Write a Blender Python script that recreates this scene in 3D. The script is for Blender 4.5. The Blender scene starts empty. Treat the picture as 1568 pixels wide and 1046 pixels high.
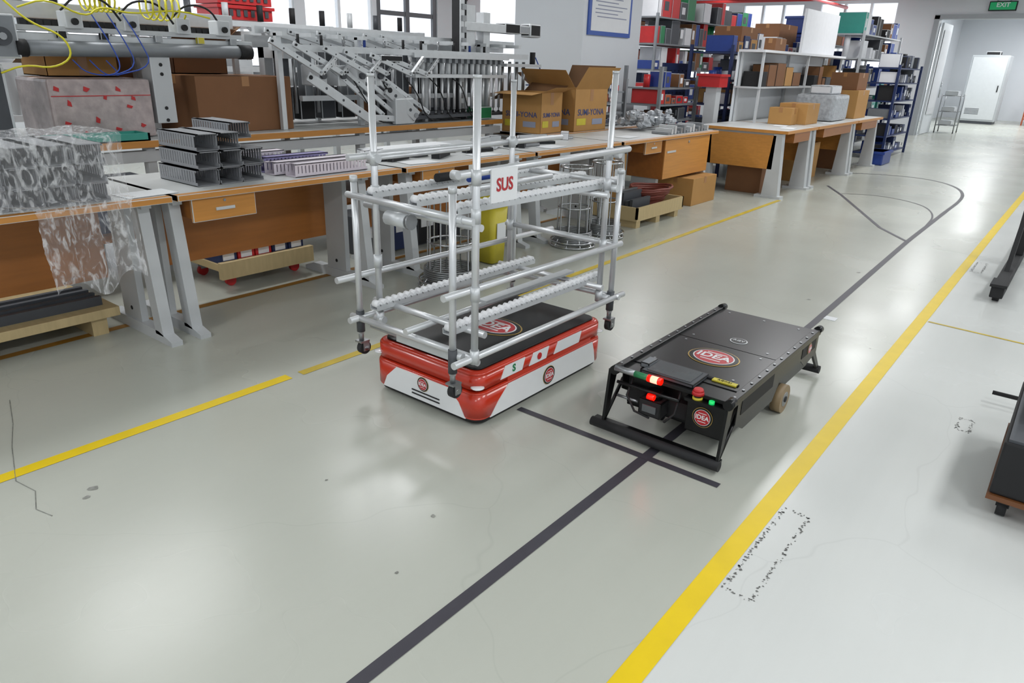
import bpy, bmesh, math, random
from mathutils import Vector, Matrix
random.seed(7)
sc=bpy.context.scene
sc.view_settings.view_transform='Standard'
sc.view_settings.look='None'

# ---------------------------------------------------------------- materials
def lin(h):
    h=h.lstrip('#'); o=[]
    for i in (0,2,4):
        c=int(h[i:i+2],16)/255
        o.append(c/12.92 if c<=.04045 else ((c+.055)/1.055)**2.4)
    return (o[0],o[1],o[2],1)
_m={}
def mat(name,col,rough=.5,metal=0,var=.06,scale=12,bump=0,emis=0,stretch=None,coat=0,alpha=1,spec=.5):
    if name in _m: return _m[name]
    m=bpy.data.materials.new(name); m.use_nodes=True
    nt=m.node_tree; N=nt.nodes; L=nt.links; p=N['Principled BSDF']
    c=lin(col); p.inputs['Base Color'].default_value=c
    p.inputs['Roughness'].default_value=rough; p.inputs['Metallic'].default_value=metal
    p.inputs['Specular IOR Level'].default_value=spec
    if coat: p.inputs['Coat Weight'].default_value=coat; p.inputs['Coat Roughness'].default_value=.08
    if emis:
        p.inputs['Emission Color'].default_value=c; p.inputs['Emission Strength'].default_value=emis
    tc=N.new('ShaderNodeTexCoord'); nz=N.new('ShaderNodeTexNoise'); nz.inputs['Scale'].default_value=scale
    nz.inputs['Detail'].default_value=4
    src=tc.outputs['Object']
    if stretch:
        mp=N.new('ShaderNodeMapping'); mp.inputs['Scale'].default_value=stretch
        L.new(src,mp.inputs['Vector']); src=mp.outputs['Vector']
    L.new(src,nz.inputs['Vector'])
    if var:
        mx=N.new('ShaderNodeMix'); mx.data_type='RGBA'
        mx.inputs['A'].default_value=tuple(max(0,x*(1-var*2)) for x in c[:3])+(1,)
        mx.inputs['B'].default_value=tuple(min(1,x*(1+var)) for x in c[:3])+(1,)
        L.new(nz.outputs['Fac'],mx.inputs['Factor']); L.new(mx.outputs['Result'],p.inputs['Base Color'])
    if bump:
        b=N.new('ShaderNodeBump'); b.inputs['Strength'].default_value=bump; b.inputs['Distance'].default_value=.01
        L.new(nz.outputs['Fac'],b.inputs['Height']); L.new(b.outputs['Normal'],p.inputs['Normal'])
    if alpha<1:
        p.inputs['Alpha'].default_value=alpha
    _m[name]=m; return m

def film_mat():
    m=bpy.data.materials.new('plastic_film'); m.use_nodes=True
    nt=m.node_tree; N=nt.nodes; L=nt.links; out=N['Material Output']; p=N['Principled BSDF']
    p.inputs['Base Color'].default_value=(.9,.91,.93,1); p.inputs['Roughness'].default_value=.1
    tr=N.new('ShaderNodeBsdfTransparent'); mx=N.new('ShaderNodeMixShader')
    nz=N.new('ShaderNodeTexNoise'); nz.inputs['Scale'].default_value=18; nz.inputs['Detail'].default_value=10; nz.inputs['Distortion'].default_value=1.4
    mp=N.new('ShaderNodeMapping'); mp.inputs['Scale'].default_value=(1.4,1.8,.7)
    tc=N.new('ShaderNodeTexCoord'); L.new(tc.outputs['Object'],mp.inputs[0]); L.new(mp.outputs[0],nz.inputs['Vector'])
    cr=N.new('ShaderNodeMapRange'); cr.inputs['From Min'].default_value=.46; cr.inputs['From Max'].default_value=.7
    cr.inputs['To Min'].default_value=.12; cr.inputs['To Max'].default_value=.62
    L.new(nz.outputs['Fac'],cr.inputs['Value']); L.new(cr.outputs['Result'],mx.inputs['Fac'])
    b=N.new('ShaderNodeBump'); b.inputs['Strength'].default_value=.7; b.inputs['Distance'].default_value=.02
    L.new(nz.outputs['Fac'],b.inputs['Height']); L.new(b.outputs['Normal'],p.inputs['Normal'])
    L.new(tr.outputs[0],mx.inputs[1]); L.new(p.outputs[0],mx.inputs[2]); L.new(mx.outputs[0],out.inputs['Surface'])
    return m
FILM=film_mat()

def floor_mat():
    m=bpy.data.materials.new('epoxy_floor'); m.use_nodes=True
    nt=m.node_tree; N=nt.nodes; L=nt.links; p=N['Principled BSDF']
    tc=N.new('ShaderNodeTexCoord'); sx=N.new('ShaderNodeSeparateXYZ'); L.new(tc.outputs['Object'],sx.inputs[0])
    st=N.new('ShaderNodeMapRange'); st.inputs['From Min'].default_value=-.63; st.inputs['From Max'].default_value=-.57
    L.new(sx.outputs['X'],st.inputs['Value'])
    mx=N.new('ShaderNodeMix'); mx.data_type='RGBA'
    mx.inputs['A'].default_value=lin('#b6b8ae'); mx.inputs['B'].default_value=lin('#cfd1ce')
    L.new(st.outputs['Result'],mx.inputs['Factor'])
    n1=N.new('ShaderNodeTexNoise'); n1.inputs['Scale'].default_value=.9; n1.inputs['Detail'].default_value=3; n1.inputs['Roughness'].default_value=.5
    L.new(tc.outputs['Object'],n1.inputs['Vector'])
    mp=N.new('ShaderNodeMapping'); mp.inputs['Scale'].default_value=(22,1.2,1); mp.inputs['Rotation'].default_value=(0,0,.06)
    L.new(tc.outputs['Object'],mp.inputs['Vector'])
    n2=N.new('ShaderNodeTexNoise'); n2.inputs['Scale'].default_value=1.5; n2.inputs['Detail'].default_value=3
    L.new(mp.outputs[0],n2.inputs['Vector'])
    n2m=N.new('ShaderNodeMath'); n2m.operation='MULTIPLY_ADD'; n2m.inputs[1].default_value=.16; n2m.inputs[2].default_value=.42; L.new(n2.outputs['Fac'],n2m.inputs[0])
    ad=N.new('ShaderNodeMath'); ad.operation='ADD'; L.new(n1.outputs['Fac'],ad.inputs[0]); L.new(n2m.outputs[0],ad.inputs[1])
    mr=N.new('ShaderNodeMapRange'); mr.inputs['From Min'].default_value=.75; mr.inputs['From Max'].default_value=1.25
    mr.inputs['To Min'].default_value=.94; mr.inputs['To Max'].default_value=1.02; L.new(ad.outputs[0],mr.inputs['Value'])
    v=N.new('ShaderNodeTexVoronoi'); v.inputs['Scale'].default_value=2.2; L.new(tc.outputs['Object'],v.inputs['Vector'])
    sp=N.new('ShaderNodeMapRange'); sp.inputs['From Min'].default_value=.010; sp.inputs['From Max'].default_value=.018
    sp.inputs['To Min'].default_value=.5; sp.inputs['To Max'].default_value=1; L.new(v.outputs['Distance'],sp.inputs['Value'])
    w=N.new('ShaderNodeTexVoronoi'); w.feature='DISTANCE_TO_EDGE'; w.inputs['Scale'].default_value=.7
    nd=N.new('ShaderNodeVectorMath'); nd.operation='ADD'; L.new(tc.outputs['Object'],nd.inputs[0]); L.new(n1.outputs['Color'],nd.inputs[1]); L.new(nd.outputs[0],w.inputs['Vector'])
    wr=N.new('ShaderNodeMapRange'); wr.inputs['From Min'].default_value=.0; wr.inputs['From Max'].default_value=.003; wr.inputs['To Min'].default_value=.94; wr.inputs['To Max'].default_value=1; L.new(w.outputs['Distance'],wr.inputs['Value'])
    mu=N.new('ShaderNodeMath'); mu.operation='MULTIPLY'; L.new(mr.outputs[0],mu.inputs[0]); L.new(sp.outputs[0],mu.inputs[1])
    mu2=N.new('ShaderNodeMath'); mu2.operation='MULTIPLY'; L.new(mu.outputs[0],mu2.inputs[0]); L.new(wr.outputs[0],mu2.inputs[1])
    vm=N.new('ShaderNodeVectorMath'); vm.operation='SCALE'; L.new(mx.outputs['Result'],vm.inputs[0]); L.new(mu2.outputs[0],vm.inputs['Scale'])
    L.new(vm.outputs[0],p.inputs['Base Color'])
    rr=N.new('ShaderNodeMapRange')
    rr.inputs['To Min'].default_value=.22; rr.inputs['To Max'].default_value=.29; L.new(n1.outputs['Fac'],rr.inputs['Value'])
    rr.inputs['From Min'].default_value=.35; rr.inputs['From Max'].default_value=.65
    L.new(rr.outputs[0],p.inputs['Roughness'])
    b=N.new('ShaderNodeBump'); b.inputs['Strength'].default_value=.05; b.inputs['Distance'].default_value=.01
    n3=N.new('ShaderNodeTexNoise'); n3.inputs['Scale'].default_value=5; L.new(tc.outputs['Object'],n3.inputs['Vector'])
    L.new(n3.outputs['Fac'],b.inputs['Height']); L.new(b.outputs['Normal'],p.inputs['Normal'])
    p.inputs['Specular IOR Level'].default_value=.45
    return m
FLOOR=floor_mat()
WALL=mat('wall_paint','#d8dce0',.6,var=.02,scale=2)
CEIL=mat('ceiling_paint','#e0e3e4',.8,var=.02,scale=2)
ALU=mat('aluminium_tube','#d6d8da',.34,.5,var=.04,scale=30)
ALU2=mat('aluminium_profile','#cfd2d4',.42,.4,var=.06,scale=20)
STEEL=mat('brushed_steel','#9a9c9e',.35,.8,var=.08,scale=30)
CHROME=mat('chrome_wire','#b8babc',.2,.95,var=.03)
BLACK=mat('black_powder_coat','#0e0f10',.3,0,var=.15,scale=25,spec=.35)
BLACKM=mat('black_matte','#18181a',.7,0,var=.1)
RUB=mat('black_rubber','#202022',.75,0,var=.1)
DGREY=mat('dark_grey_plastic','#45484d',.5,0,var=.08)
GREY=mat('light_grey_paint','#c3c6c8',.42,.05,var=.05,scale=6)
DUCT=mat('grey_pvc_duct','#8d8f93',.5,0,var=.06)
MGREY=mat('mid_grey_metal','#85898d',.45,.3,var=.08)
RED=mat('red_gloss_paint','#c4341d',.25,0,var=.05,scale=6,coat=.35)
WHITE=mat('white_gloss_paint','#e4e6e7',.25,0,var=.02,coat=.3)
WHITEP=mat('white_plastic','#dcdde0',.5,0,var=.04)
ROLL=mat('white_roller','#e9eaec',.4,0,var=.03)
LRED=mat('logo_red','#b3232b',.35,0,var=.03)
GOLD=mat('logo_gold','#b99a52',.35,.3,var=.05)
TOP=mat('laminate_desktop','#cbcdcc',.4,0,var=.1,scale=5)
WOOD=mat('orange_wood','#ad6c30',.42,0,var=.12,scale=5,stretch=(6,.6,6))
WOODL=mat('light_wood','#c98a40',.42,0,var=.12,scale=6,stretch=(3,.5,9))
PALE=mat('pale_plywood','#c3ad80',.6,0,var=.12,scale=8,stretch=(1,5,1))
CARD=mat('cardboard','#7f5636',.75,0,var=.08,scale=6)
CARDL=mat('cardboard_light','#b3864c',.75,0,var=.08,scale=6)
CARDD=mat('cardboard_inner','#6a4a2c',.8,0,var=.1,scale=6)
TAPEB=mat('packing_tape','#a5774a',.3,0,var=.05)
YEL=mat('yellow_floor_paint','#e6c60a',.4,0,var=.07,scale=9)
YELD=mat('worn_yellow_paint','#c9ae2c',.45,0,var=.2,scale=7)
ORG=mat('dirty_orange_tape','#a07022',.5,0,var=.3,scale=6)
BTAPE=mat('black_guide_tape','#403e46',.5,0,var=.12,scale=12)
RESID=mat('adhesive_residue','#7c7c79',.7,0,var=.5,scale=60)
STAIN=mat('floor_stain_grey','#8f9089',.5,0,var=.4,scale=50)
TEAL=mat('teal_plastic','#3a9a8c',.45,0,var=.06)
BLUE=mat('blue_plastic','#1e3d8c',.42,0,var=.1)
BLUED=mat('blue_steel','#22315c',.45,.1,var=.1)
REDP=mat('red_plastic','#bf2426',.42,0,var=.08)
ORANGEP=mat('orange_brown_plastic','#a84e26',.45,0,var=.1)
YELP=mat('yellow_plastic','#cfc03a',.45,0,var=.1)
GREEN=mat('green_plastic','#1f7a4a',.4,0,var=.05)
GREENL=mat('green_lamp','#18c060',.3,0,var=0,emis=.7)
REDL=mat('red_led','#ff0500',.3,0,var=0,emis=6)
REDH=mat('red_led_core','#ff7a66',.3,0,var=0,emis=4)
PAPER=mat('paper','#e2e4e6',.7,0,var=.02)
BAG=mat('grey_poly_bag','#b4b8bd',.22,0,var=.3,scale=22,bump=.8)
YCAB=mat('yellow_cable','#d9d02a',.4,0,var=.03)
BCAB=mat('blue_hose','#2c4fae',.4,0,var=.03)
RCAB=mat('brown_red_cable','#7c3a2e',.5,0,var=.1)
WHEELM=mat('polyurethane_wheel','#8a7658',.5,0,var=.1)
SCREEN=mat('screen_cover','#54585b',.12,0,var=.15,scale=10,coat=.6)
GLOW=mat('daylight_window','#eff5fd',.5,0,var=0,emis=.95)
EXITM=mat('exit_sign_green','#0f7a4a',.5,0,var=0,emis=.6)
PIPE=mat('red_sprinkler_pipe','#b02a2a',.45,0,var=.05)
FRAME=mat('door_frame_grey','#a3a8ac',.45,.1,var=.04)
WFR=mat('window_frame_white','#dfe3e6',.5,0,var=.02)
BOARDB=mat('poster_blue','#3a5aa8',.4,0,var=.03)
INK=mat('ink','#3d4a78',.6,0,var=0)
INKL=mat('faint_ink','#8f95a8',.6,0,var=0)
PINK=mat('pink_white_duct','#d7cfd8',.45,0,var=.05)
PURP=mat('purple_label','#8b84b0',.5,0,var=.1)
TRIMB=mat('brown_trim','#6e4424',.5,0,var=.1)
CABM=mat('cabinet_grey','#aeb2b4',.5,0,var=.03)
CABF=mat('cabinet_door','#c9cccd',.5,0,var=.03)

# ---------------------------------------------------------------- builder
class Bd:
    def __init__(s,name):
        s.n=name; s.bm=bmesh.new(); s.ms=[]; s.L=Matrix.Identity(4)
    def mi(s,m):
        if m not in s.ms: s.ms.append(m)
        return s.ms.index(m)
    def v(s,co): return s.bm.verts.new(s.L@Vector(co))
    def f(s,vs,m,smooth=False):
        try: f=s.bm.faces.new(vs)
        except ValueError: return None
        f.material_index=s.mi(m); f.smooth=smooth; return f
    def box(s,x0,y0,z0,x1,y1,z1,m,bev=0,skip=''):
        x0,x1=min(x0,x1),max(x0,x1);y0,y1=min(y0,y1),max(y0,y1);z0,z1=min(z0,z1),max(z0,z1)
        V=[s.v((x,y,z)) for z in (z0,z1) for y in (y0,y1) for x in (x0,x1)]
        fs={'b':(0,2,3,1),'t':(4,5,7,6),'f':(0,1,5,4),'k':(2,6,7,3),'l':(0,4,6,2),'r':(1,3,7,5)}
        F=[s.f([V[i] for i in q],m) for k,q in fs.items() if k not in skip]
        if bev:
            es={e for fa in F for e in fa.edges}
            bmesh.ops.bevel(s.bm,geom=list(es),offset=bev,segments=2,affect='EDGES',profile=.6)
    def prism(s,poly,axis,a,b,m,smooth=False):
        def P(u,w,t):
            return {'x':(t,u,w),'y':(u,t,w),'z':(u,w,t)}[axis]
        A=[s.v(P(u,w,a)) for u,w in poly]; B=[s.v(P(u,w,b)) for u,w in poly]
        s.f(A,m); s.f(B[::-1],m); n=len(poly)
        for i in range(n): s.f([A[i],B[i],B[(i+1)%n],A[(i+1)%n]],m,smooth)
    def cyl(s,p1,p2,r,m,seg=12,r2=None,smooth=True,caps=True):
        p1=Vector(p1);p2=Vector(p2);r2=r if r2 is None else r2
        d=(p2-p1).normalized(); a=Vector((0,0,1)) if abs(d.z)<.9 else Vector((1,0,0))
        u=d.cross(a).normalized(); w=d.cross(u)
        A=[];B=[]
        for i in range(seg):
            t=2*math.pi*i/seg; o=u*math.cos(t)+w*math.sin(t)
            A.append(s.v(p1+o*r)); B.append(s.v(p2+o*r2))
        for i in range(seg): s.f([A[i],A[(i+1)%seg],B[(i+1)%seg],B[i]],m,smooth)
        if caps: s.f(A[::-1],m); s.f(B,m)
    def tube(s,pts,r,m,seg=6,close=False):
        pts=[Vector(p) for p in pts]; n=len(pts); rings=[]; prev=None
        for i,p in enumerate(pts):
            if close: d=(pts[(i+1)%n]-pts[i-1])
            else: d=(pts[min(i+1,n-1)]-pts[max(i-1,0)])
            d.normalize()
            if prev is None:
                a=Vector((0,0,1)) if abs(d.z)<.9 else Vector((1,0,0)); u=d.cross(a).normalized()
            else: u=(prev-d*prev.dot(d)).normalized()
            prev=u; w=d.cross(u)
            rings.append([s.v(p+(u*math.cos(2*math.pi*k/seg)+w*math.sin(2*math.pi*k/seg))*r) for k in range(seg)])
        for i in range(n if close else n-1):
            A=rings[i];B=rings[(i+1)%n]
            for k in range(seg): s.f([A[k],A[(k+1)%seg],B[(k+1)%seg],B[k]],m,True)
    def sph(s,c,r,m,sx=1,sy=1,sz=1,seg=12,jit=0):
        M=s.L@Matrix.Translation(c)@Matrix.Diagonal((r*sx,r*sy,r*sz,1))
        g=bmesh.ops.create_uvsphere(s.bm,u_segments=seg,v_segments=max(6,seg//2),radius=1,matrix=M)
        i=s.mi(m); C=s.L@Vector(c)
        for v in g['verts']:
            for f in v.link_faces: f.material_index=i; f.smooth=not jit
            if jit: v.co=C+(v.co-C)*random.uniform(1-jit,1+jit*.6)
    def loft(s,layers,ms,smooth=True,cap=None):
        R=[[s.v((x,y,z)) for x,y in pts] for pts,z in layers]; n=len(R[0])
        for i in range(len(R)-1):
            for k in range(n): s.f([R[i][k],R[i][(k+1)%n],R[i+1][(k+1)%n],R[i+1][k]],ms[i],smooth)
        s.f(R[0][::-1],ms[0]); s.f(R[-1],cap or ms[-1])
    def disc(s,c,r,m,h=.0015,seg=32,sy=1):
        A=[s.v((c[0]+r*math.cos(2*math.pi*i/seg),c[1]+sy*r*math.sin(2*math.pi*i/seg),c[2])) for i in range(seg)]
        B=[s.v((c[0]+r*math.cos(2*math.pi*i/seg),c[1]+sy*r*math.sin(2*math.pi*i/seg),c[2]+h)) for i in range(seg)]
        s.f(B,m)
        for i in range(seg): s.f([A[i],A[(i+1)%seg],B[(i+1)%seg],B[i]],m)
    def text(s,t,size,m,loc=(0,0,0),bold=.0,sx=1):
        cu=bpy.data.curves.new('t','FONT'); cu.body=t; cu.size=size; cu.align_x='CENTER'; cu.align_y='CENTER'; cu.extrude=.0006; cu.offset=bold
        cu.resolution_u=3
        ob=bpy.data.objects.new('t',cu); sc.collection.objects.link(ob)
        dg=bpy.context.evaluated_depsgraph_get(); me=bpy.data.meshes.new_from_object(ob.evaluated_get(dg))
        me.transform(s.L@Matrix.Translation(loc)@Matrix.Diagonal((sx,1,1,1)))
        i=s.mi(m)
        me.materials.clear()
        for q in range(i+1): me.materials.append(None)
        for p in me.polygons: p.material_index=i; p.use_smooth=False
        s.bm.from_mesh(me)
        bpy.data.objects.remove(ob); bpy.data.curves.remove(cu); bpy.data.meshes.remove(me)
    def logo(s,r,text='IDEA',e=1):
        s.disc((0,0,0),r,GOLD,.001,sy=e); s.disc((0,0,.001),r*.95,BLACK,.001,sy=e)
        s.disc((0,0,.002),r*.8,WHITE,.0008,sy=e); s.disc((0,0,.0028),r*.75,LRED,.0008,sy=e)
        s.text(text,r*.62,WHITE,(0,0,.0042),bold=r*.012)
        for k in (-1,1): s.box(-r*.4,k*r*.42*e-.03*r,.0036,r*.4,k*r*.42*e+.03*r,.0042,WHITE)
    def fin(s,recalc=True):
        if recalc: bmesh.ops.recalc_face_normals(s.bm,faces=s.bm.faces[:])
        me=bpy.data.meshes.new(s.n)
        xs=[v.co for v in s.bm.verts]
        lo=Vector((min(c.x for c in xs),min(c.y for c in xs),min(c.z for c in xs))); hi=Vector((max(c.x for c in xs),max(c.y for c in xs),max(c.z for c in xs)))
        o=Vector(((lo.x+hi.x)/2,(lo.y+hi.y)/2,lo.z))
        bmesh.ops.translate(s.bm,vec=-o,verts=s.bm.verts[:])
        s.bm.to_mesh(me); s.bm.free()
        for m in s.ms: me.materials.append(m)
        ob=bpy.data.objects.new(s.n,me); ob.location=o; sc.collection.objects.link(ob); return ob

def frame(o,x,z):
    x=Vector(x).normalized(); z=Vector(z).normalized(); y=z.cross(x)
    M=Matrix((x,y,z)).transposed().to_4x4(); M.translation=Vector(o); return M
def rz(o,a): return Matrix.Translation(o)@Matrix.Rotation(a,4,'Z')
def rrect(x0,y0,x1,y1,r,n=6):
    P=[]
    for cx,cy,a in ((x1-r,y0+r,-90),(x1-r,y1-r,0),(x0+r,y1-r,90),(x0+r,y0+r,180)):
        for i in range(n+1):
            t=math.radians(a+90*i/n); P.append((cx+r*math.cos(t),cy+r*math.sin(t)))
    return P

# ---------------------------------------------------------------- room
XL,XR,Y0,Y1,ZC=-11.0,3.2,-3.5,21.2,3.5
b=Bd('floor'); b.box(XL-.2,Y0,-.1,XR+.2,32.2,0,FLOOR); f=b.fin()
f.data.transform(Matrix.Translation(f.location)); f.location=(0,0,0)
b=Bd('ceiling'); b.box(XL-.2,Y0,ZC,XR+.2,32.2,ZC+.1,CEIL)
for y in (4,8.5,13,17.5): b.box(XL,y-.12,ZC-.22,XR,y+.12,ZC,CEIL)
b.fin()
b=Bd('wall_right'); b.box(XR,Y0,0,XR+.2,Y1,ZC,WALL); b.fin()
b=Bd('wall_left')
segs=[(Y0,0),(2.6,3.0),(5.5,5.9),(7.9,8.1),(11.3,12.6),(15.4,15.8),(18.6,21.2)]
b.box(XL-.2,Y0,0,XL,9.7,1.15,WALL); b.box(XL-.2,11.3,0,XL,Y1,1.15,WALL); b.box(XL-.2,Y0,3.1,XL,Y1,ZC,WALL)
for a,c in segs+[(9.6,9.7)]: b.box(XL-.2,a,1.15,XL,c,3.1,WALL)
b.fin()
wi=1
for a,c in ((0,2.6),(3.0,5.5),(5.9,7.9),(8.1,9.6),(12.6,15.4),(15.8,18.6)):
    b=Bd('window_%d'%wi); wi+=1
    b.box(XL-.12,a,1.15,XL-.1,c,3.1,GLOW)
    n=2
    for i in range(n+1):
        y=a+(c-a)*i/n; b.box(XL-.1,y-.03,1.15,XL-.02,y+.03,3.1,WFR)
    for z in (1.18,3.07): b.box(XL-.1,a,z-.03,XL-.02,c,z+.03,WFR)
    b.fin()
b=Bd('door_1')
y0,y1=9.71,11.29
DF=mat('dark_door_frame','#6c7074',.4,.3,var=.05)
b.box(XL-.15,y0,0,XL-.02,y0+.1,3.08,DF); b.box(XL-.15,y1-.1,0,XL-.02,y1,3.08,DF); b.box(XL-.15,y0,2.98,XL-.02,y1,3.08,DF); b.box(XL-.14,y0,2.2,XL-.03,y1,2.28,DF)
b.box(XL-.15,y0+.74,0,XL-.02,y0+.84,2.98,DF); b.box(XL-.1,y0+.1,0,XL-.08,y1-.1,2.98,GLOW); b.box(XL-.13,y0+.1,0,XL-.05,y1-.1,.25,DF)
b.fin()
b=Bd('wall_end')
b.box(-4.7,Y1,0,-3.79,Y1+.25,ZC,WALL); b.box(-3.79,Y1,2.78,-1.2,Y1+.25,ZC,WALL); b.box(-1.2,Y1,0,XR+.2,Y1+.25,ZC,WALL)
b.box(XL-.2,Y1,0,-4.7,Y1+.2,1.1,WALL); b.box(XL-.2,Y1,3.1,-4.7,Y1+.2,ZC,WALL)
for x in (-10.9,-8.9,-6.8): b.box(x-.2,Y1,1.1,x+.2,Y1+.2,3.1,WALL)
b.fin()
for a,c in ((-10.7,-9.1),(-8.7,-7.0),(-6.6,-4.7)):
    b=Bd('window_%d'%wi); wi+=1
    b.box(a,Y1+.12,1.1,c,Y1+.14,3.1,GLOW)
    for i in range(4):
        x=a+(c-a)*i/3; b.box(x-.03,Y1+.02,1.1,x+.03,Y1+.12,3.1,WFR)
    b.box(a,Y1+.02,2.1,c,Y1+.12,2.16,WFR); b.fin()
b=Bd('trim_door_end')
b.box(-3.83,Y1-.04,0,-3.72,Y1+.3,2.8,FRAME); b.box(-1.28,Y1-.04,0,-1.17,Y1+.3,2.8,FRAME); b.box(-3.83,Y1-.04,2.72,-1.17,Y1+.3,2.82,FRAME); b.fin()
b=Bd('door_2')
b.box(-3.7,Y1+.32,.02,-3.65,Y1+1.6,2.66,WFR); b.box(-3.64,Y1+.5,.5,-3.63,Y1+1.45,2.5,WHITEP); b.cyl((-3.6,Y1+1.5,.9),(-3.6,Y1+1.5,1.3),.015,CHROME); b.fin()
b=Bd('wall_corridor')
b.box(-5.0,Y1+.25,0,-4.85,32,ZC,WALL); b.box(XR-2.5,Y1+.25,0,XR-2.3,32,ZC,WALL); b.box(-5,32,0,XR,32.2,ZC,WALL)
b.fin()
b=Bd('window_%d'%wi); wi+=1; b.box(-4.84,23,1,-4.82,30,2.9,GLOW)
for i in range(8): b.box(-4.84,23+i-.04,1,-4.78,23+i+.04,2.9,GREY)
b.fin()
b=Bd('door_3'); b.box(-1.9,31.93,0,-.7,31.99,2.3,FRAME); b.box(-1.82,31.9,.1,-.78,31.93,2.2,GLOW); b.fin()

b=Bd('column'); b.box(-6.32,7.93,0,-5.25,9.35,ZC,WALL,bev=.01); b.fin()
b=Bd('notice_poster')
b.box(-5.249,8.01,1.79,-5.225,9.03,3.3,BOARDB); b.box(-5.23,8.06,1.84,-5.222,8.98,3.25,PAPER)
for i in range(28):
    z=3.16-.043*i; b.box(-5.222,8.14+.05*(i%3==0),z,-5.2205,8.9-.22*((i*7)%3)/2,z+.012,INKL)
b.fin()
b=Bd('wall_clock'); b.L=frame((-10.99,12.0,2.75),(0,1,0),(1,0,0)); b.disc((0,0,0),.2,BLACKM,.05); b.disc((0,0,.05),.18,PAPER,.005); b.box(-.01,0,.056,.01,.13,.06,BLACKM); b.box(0,-.01,.056,.09,.01,.06,BLACKM); b.fin()

b=Bd('exit_sign'); b.box(-2.75,Y1-.1,2.88,-2.2,Y1-.03,3.08,BLACKM); b.box(-2.73,Y1-.11,2.9,-2.22,Y1-.1,3.06,EXITM)
b.L=frame((-2.47,Y1-.112,3.0),(1,0,0),(0,-1,0)); b.text('EXIT',.13,PAPER,bold=.003); b.L=Matrix.Identity(4)
b.cyl((-2.6,Y1-.06,3.08),(-2.6,Y1-.06,ZC),.012,GREY); b.cyl((-2.35,Y1-.06,3.08),(-2.35,Y1-.06,ZC),.012,GREY); b.fin()
b=Bd('sprinkler_pipe')
for y in (12.2,14.4,16.0,18.0,20.0): b.cyl((XL,y,3.12),(-3.0,y,3.12),.04,PIPE)
b.cyl((-4.4,6,3.2),(-4.4,21.1,3.2),.05,PIPE); b.cyl((-8.6,3,3.22),(-8.6,21.1,3.22),.05,PIPE); b.cyl((-5.9,10,3.0),(-5.9,21.1,3.0),.04,PIPE)
for y in range(7,21,3): b.cyl((-4.4,y,3.2),(-4.4,y,ZC),.015,PIPE)
b.fin()

# ---------------------------------------------------------------- ceiling lamps
def lamp(x,y,e=43,L=1.3,w=.5):
    z=ZC-.24
    b=Bd('ceiling_light')
    b.prism([(x-w/2,z+.005),(x+w/2,z+.005),(x+w/2+.03,z+.07),(x-w/2-.03,z+.07)],'y',y-L/2,y+L/2,WHITEP)
    for k in (-.4,.4): b.cyl((x,y+k*L,z+.07),(x,y+k*L,ZC),.008,GREY,seg=6)
    b.fin()
    ld=bpy.data.lights.new('ceiling_lamp','AREA'); ld.shape='RECTANGLE'; ld.size=w; ld.size_y=L; ld.energy=e; ld.color=(.975,.985,1)
    o=bpy.data.objects.new('ceiling_lamp',ld); o.location=(x,y,z); sc.collection.objects.link(o)
for x,ys,e in ((-8.8,(1.5,5,9,14,19),43),(-5.6,(-.6,2.1,4.9,10.5,15,19.5),43),(-2.4,(-2.0,8.6,13,17.5),54),(1.5,(-2.4,.4,3.2,6.2,10,15.5,19.5),50),(-2.6,(24,28),70),(-1.0,(26,30),70)):
    for y in ys: lamp(x,y,e)

# ---------------------------------------------------------------- floor markings
def strip(name,pts,w,m,z=.0015):
    b=Bd(name)
    P=[Vector((p[0],p[1],0)) for p in pts]; A=[];B=[]
    for i,p in enumerate(P):
        d=(P[min(i+1,len(P)-1)]-P[max(i-1,0)]).normalized(); n=Vector((-d.y,d.x,0))*w/2
        A.append(b.v((p.x+n.x,p.y+n.y,z))); B.append(b.v((p.x-n.x,p.y-n.y,z)))
    for i in range(len(P)-1): b.f([A[i],B[i],B[i+1],A[i+1]],m)
    o=b.fin()
    if o.data.polygons[0].normal.z<0: o.data.flip_normals()
    return o
strip('yellow_floor_line',[(-.59,-1.5),(-.59,9),(-.575,20.5)],.068,YEL)
strip('yellow_floor_line',[(-2.78,-1),(-2.77,1.8)],.06,YEL)
strip('yellow_floor_line',[(-2.76,1.86),(-2.76,2.12),(-2.8,8.4),(-2.8,8.7)],.05,YELD)
strip('orange_floor_line',[(-3.95,-.5),(-4.03,2),(-4.05,8)],.055,ORG)
strip('yellow_floor_line',[(-.55,4.97),(.7,4.86)],.022,YELD)
strip('guide_tape',[(-1.10,-.9),(-1.10,.9),(-1.09,2.3),(-1.09,4.4),(-1.15,7.4),(-1.155,9.5)],.043,BTAPE)
strip('guide_tape',[(-1.73,2.28),(-.78,2.28)],.035,BTAPE,.0022)
def smooth(P,n=3):
    P=[Vector((p[0],p[1],0)) for p in P]
    for _ in range(n):
        Q=[P[0]]
        for i in range(len(P)-1): Q+= [P[i]*.75+P[i+1]*.25,P[i]*.25+P[i+1]*.75]
        P=Q+[P[-1]]
    return P
strip('guide_tape',smooth([(-1.155,9.5),(-1.15,10.4),(-1.2,11.1),(-1.35,11.7),(-1.65,12.2),(-2.05,12.4),(-2.6,12.25),(-2.9,12.0)]),.04,BTAPE)
strip('guide_tape',[(-1.15,7.4),(-1.5,7.9),(-2.38,9.75),(-2.73,10.4)],.035,BTAPE,.002)
strip('guide_tape',smooth([(-1.16,8.27),(-1.2,9.1),(-1.45,9.8),(-2.0,10.1),(-2.4,9.85)]),.018,BTAPE,.002)
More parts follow.
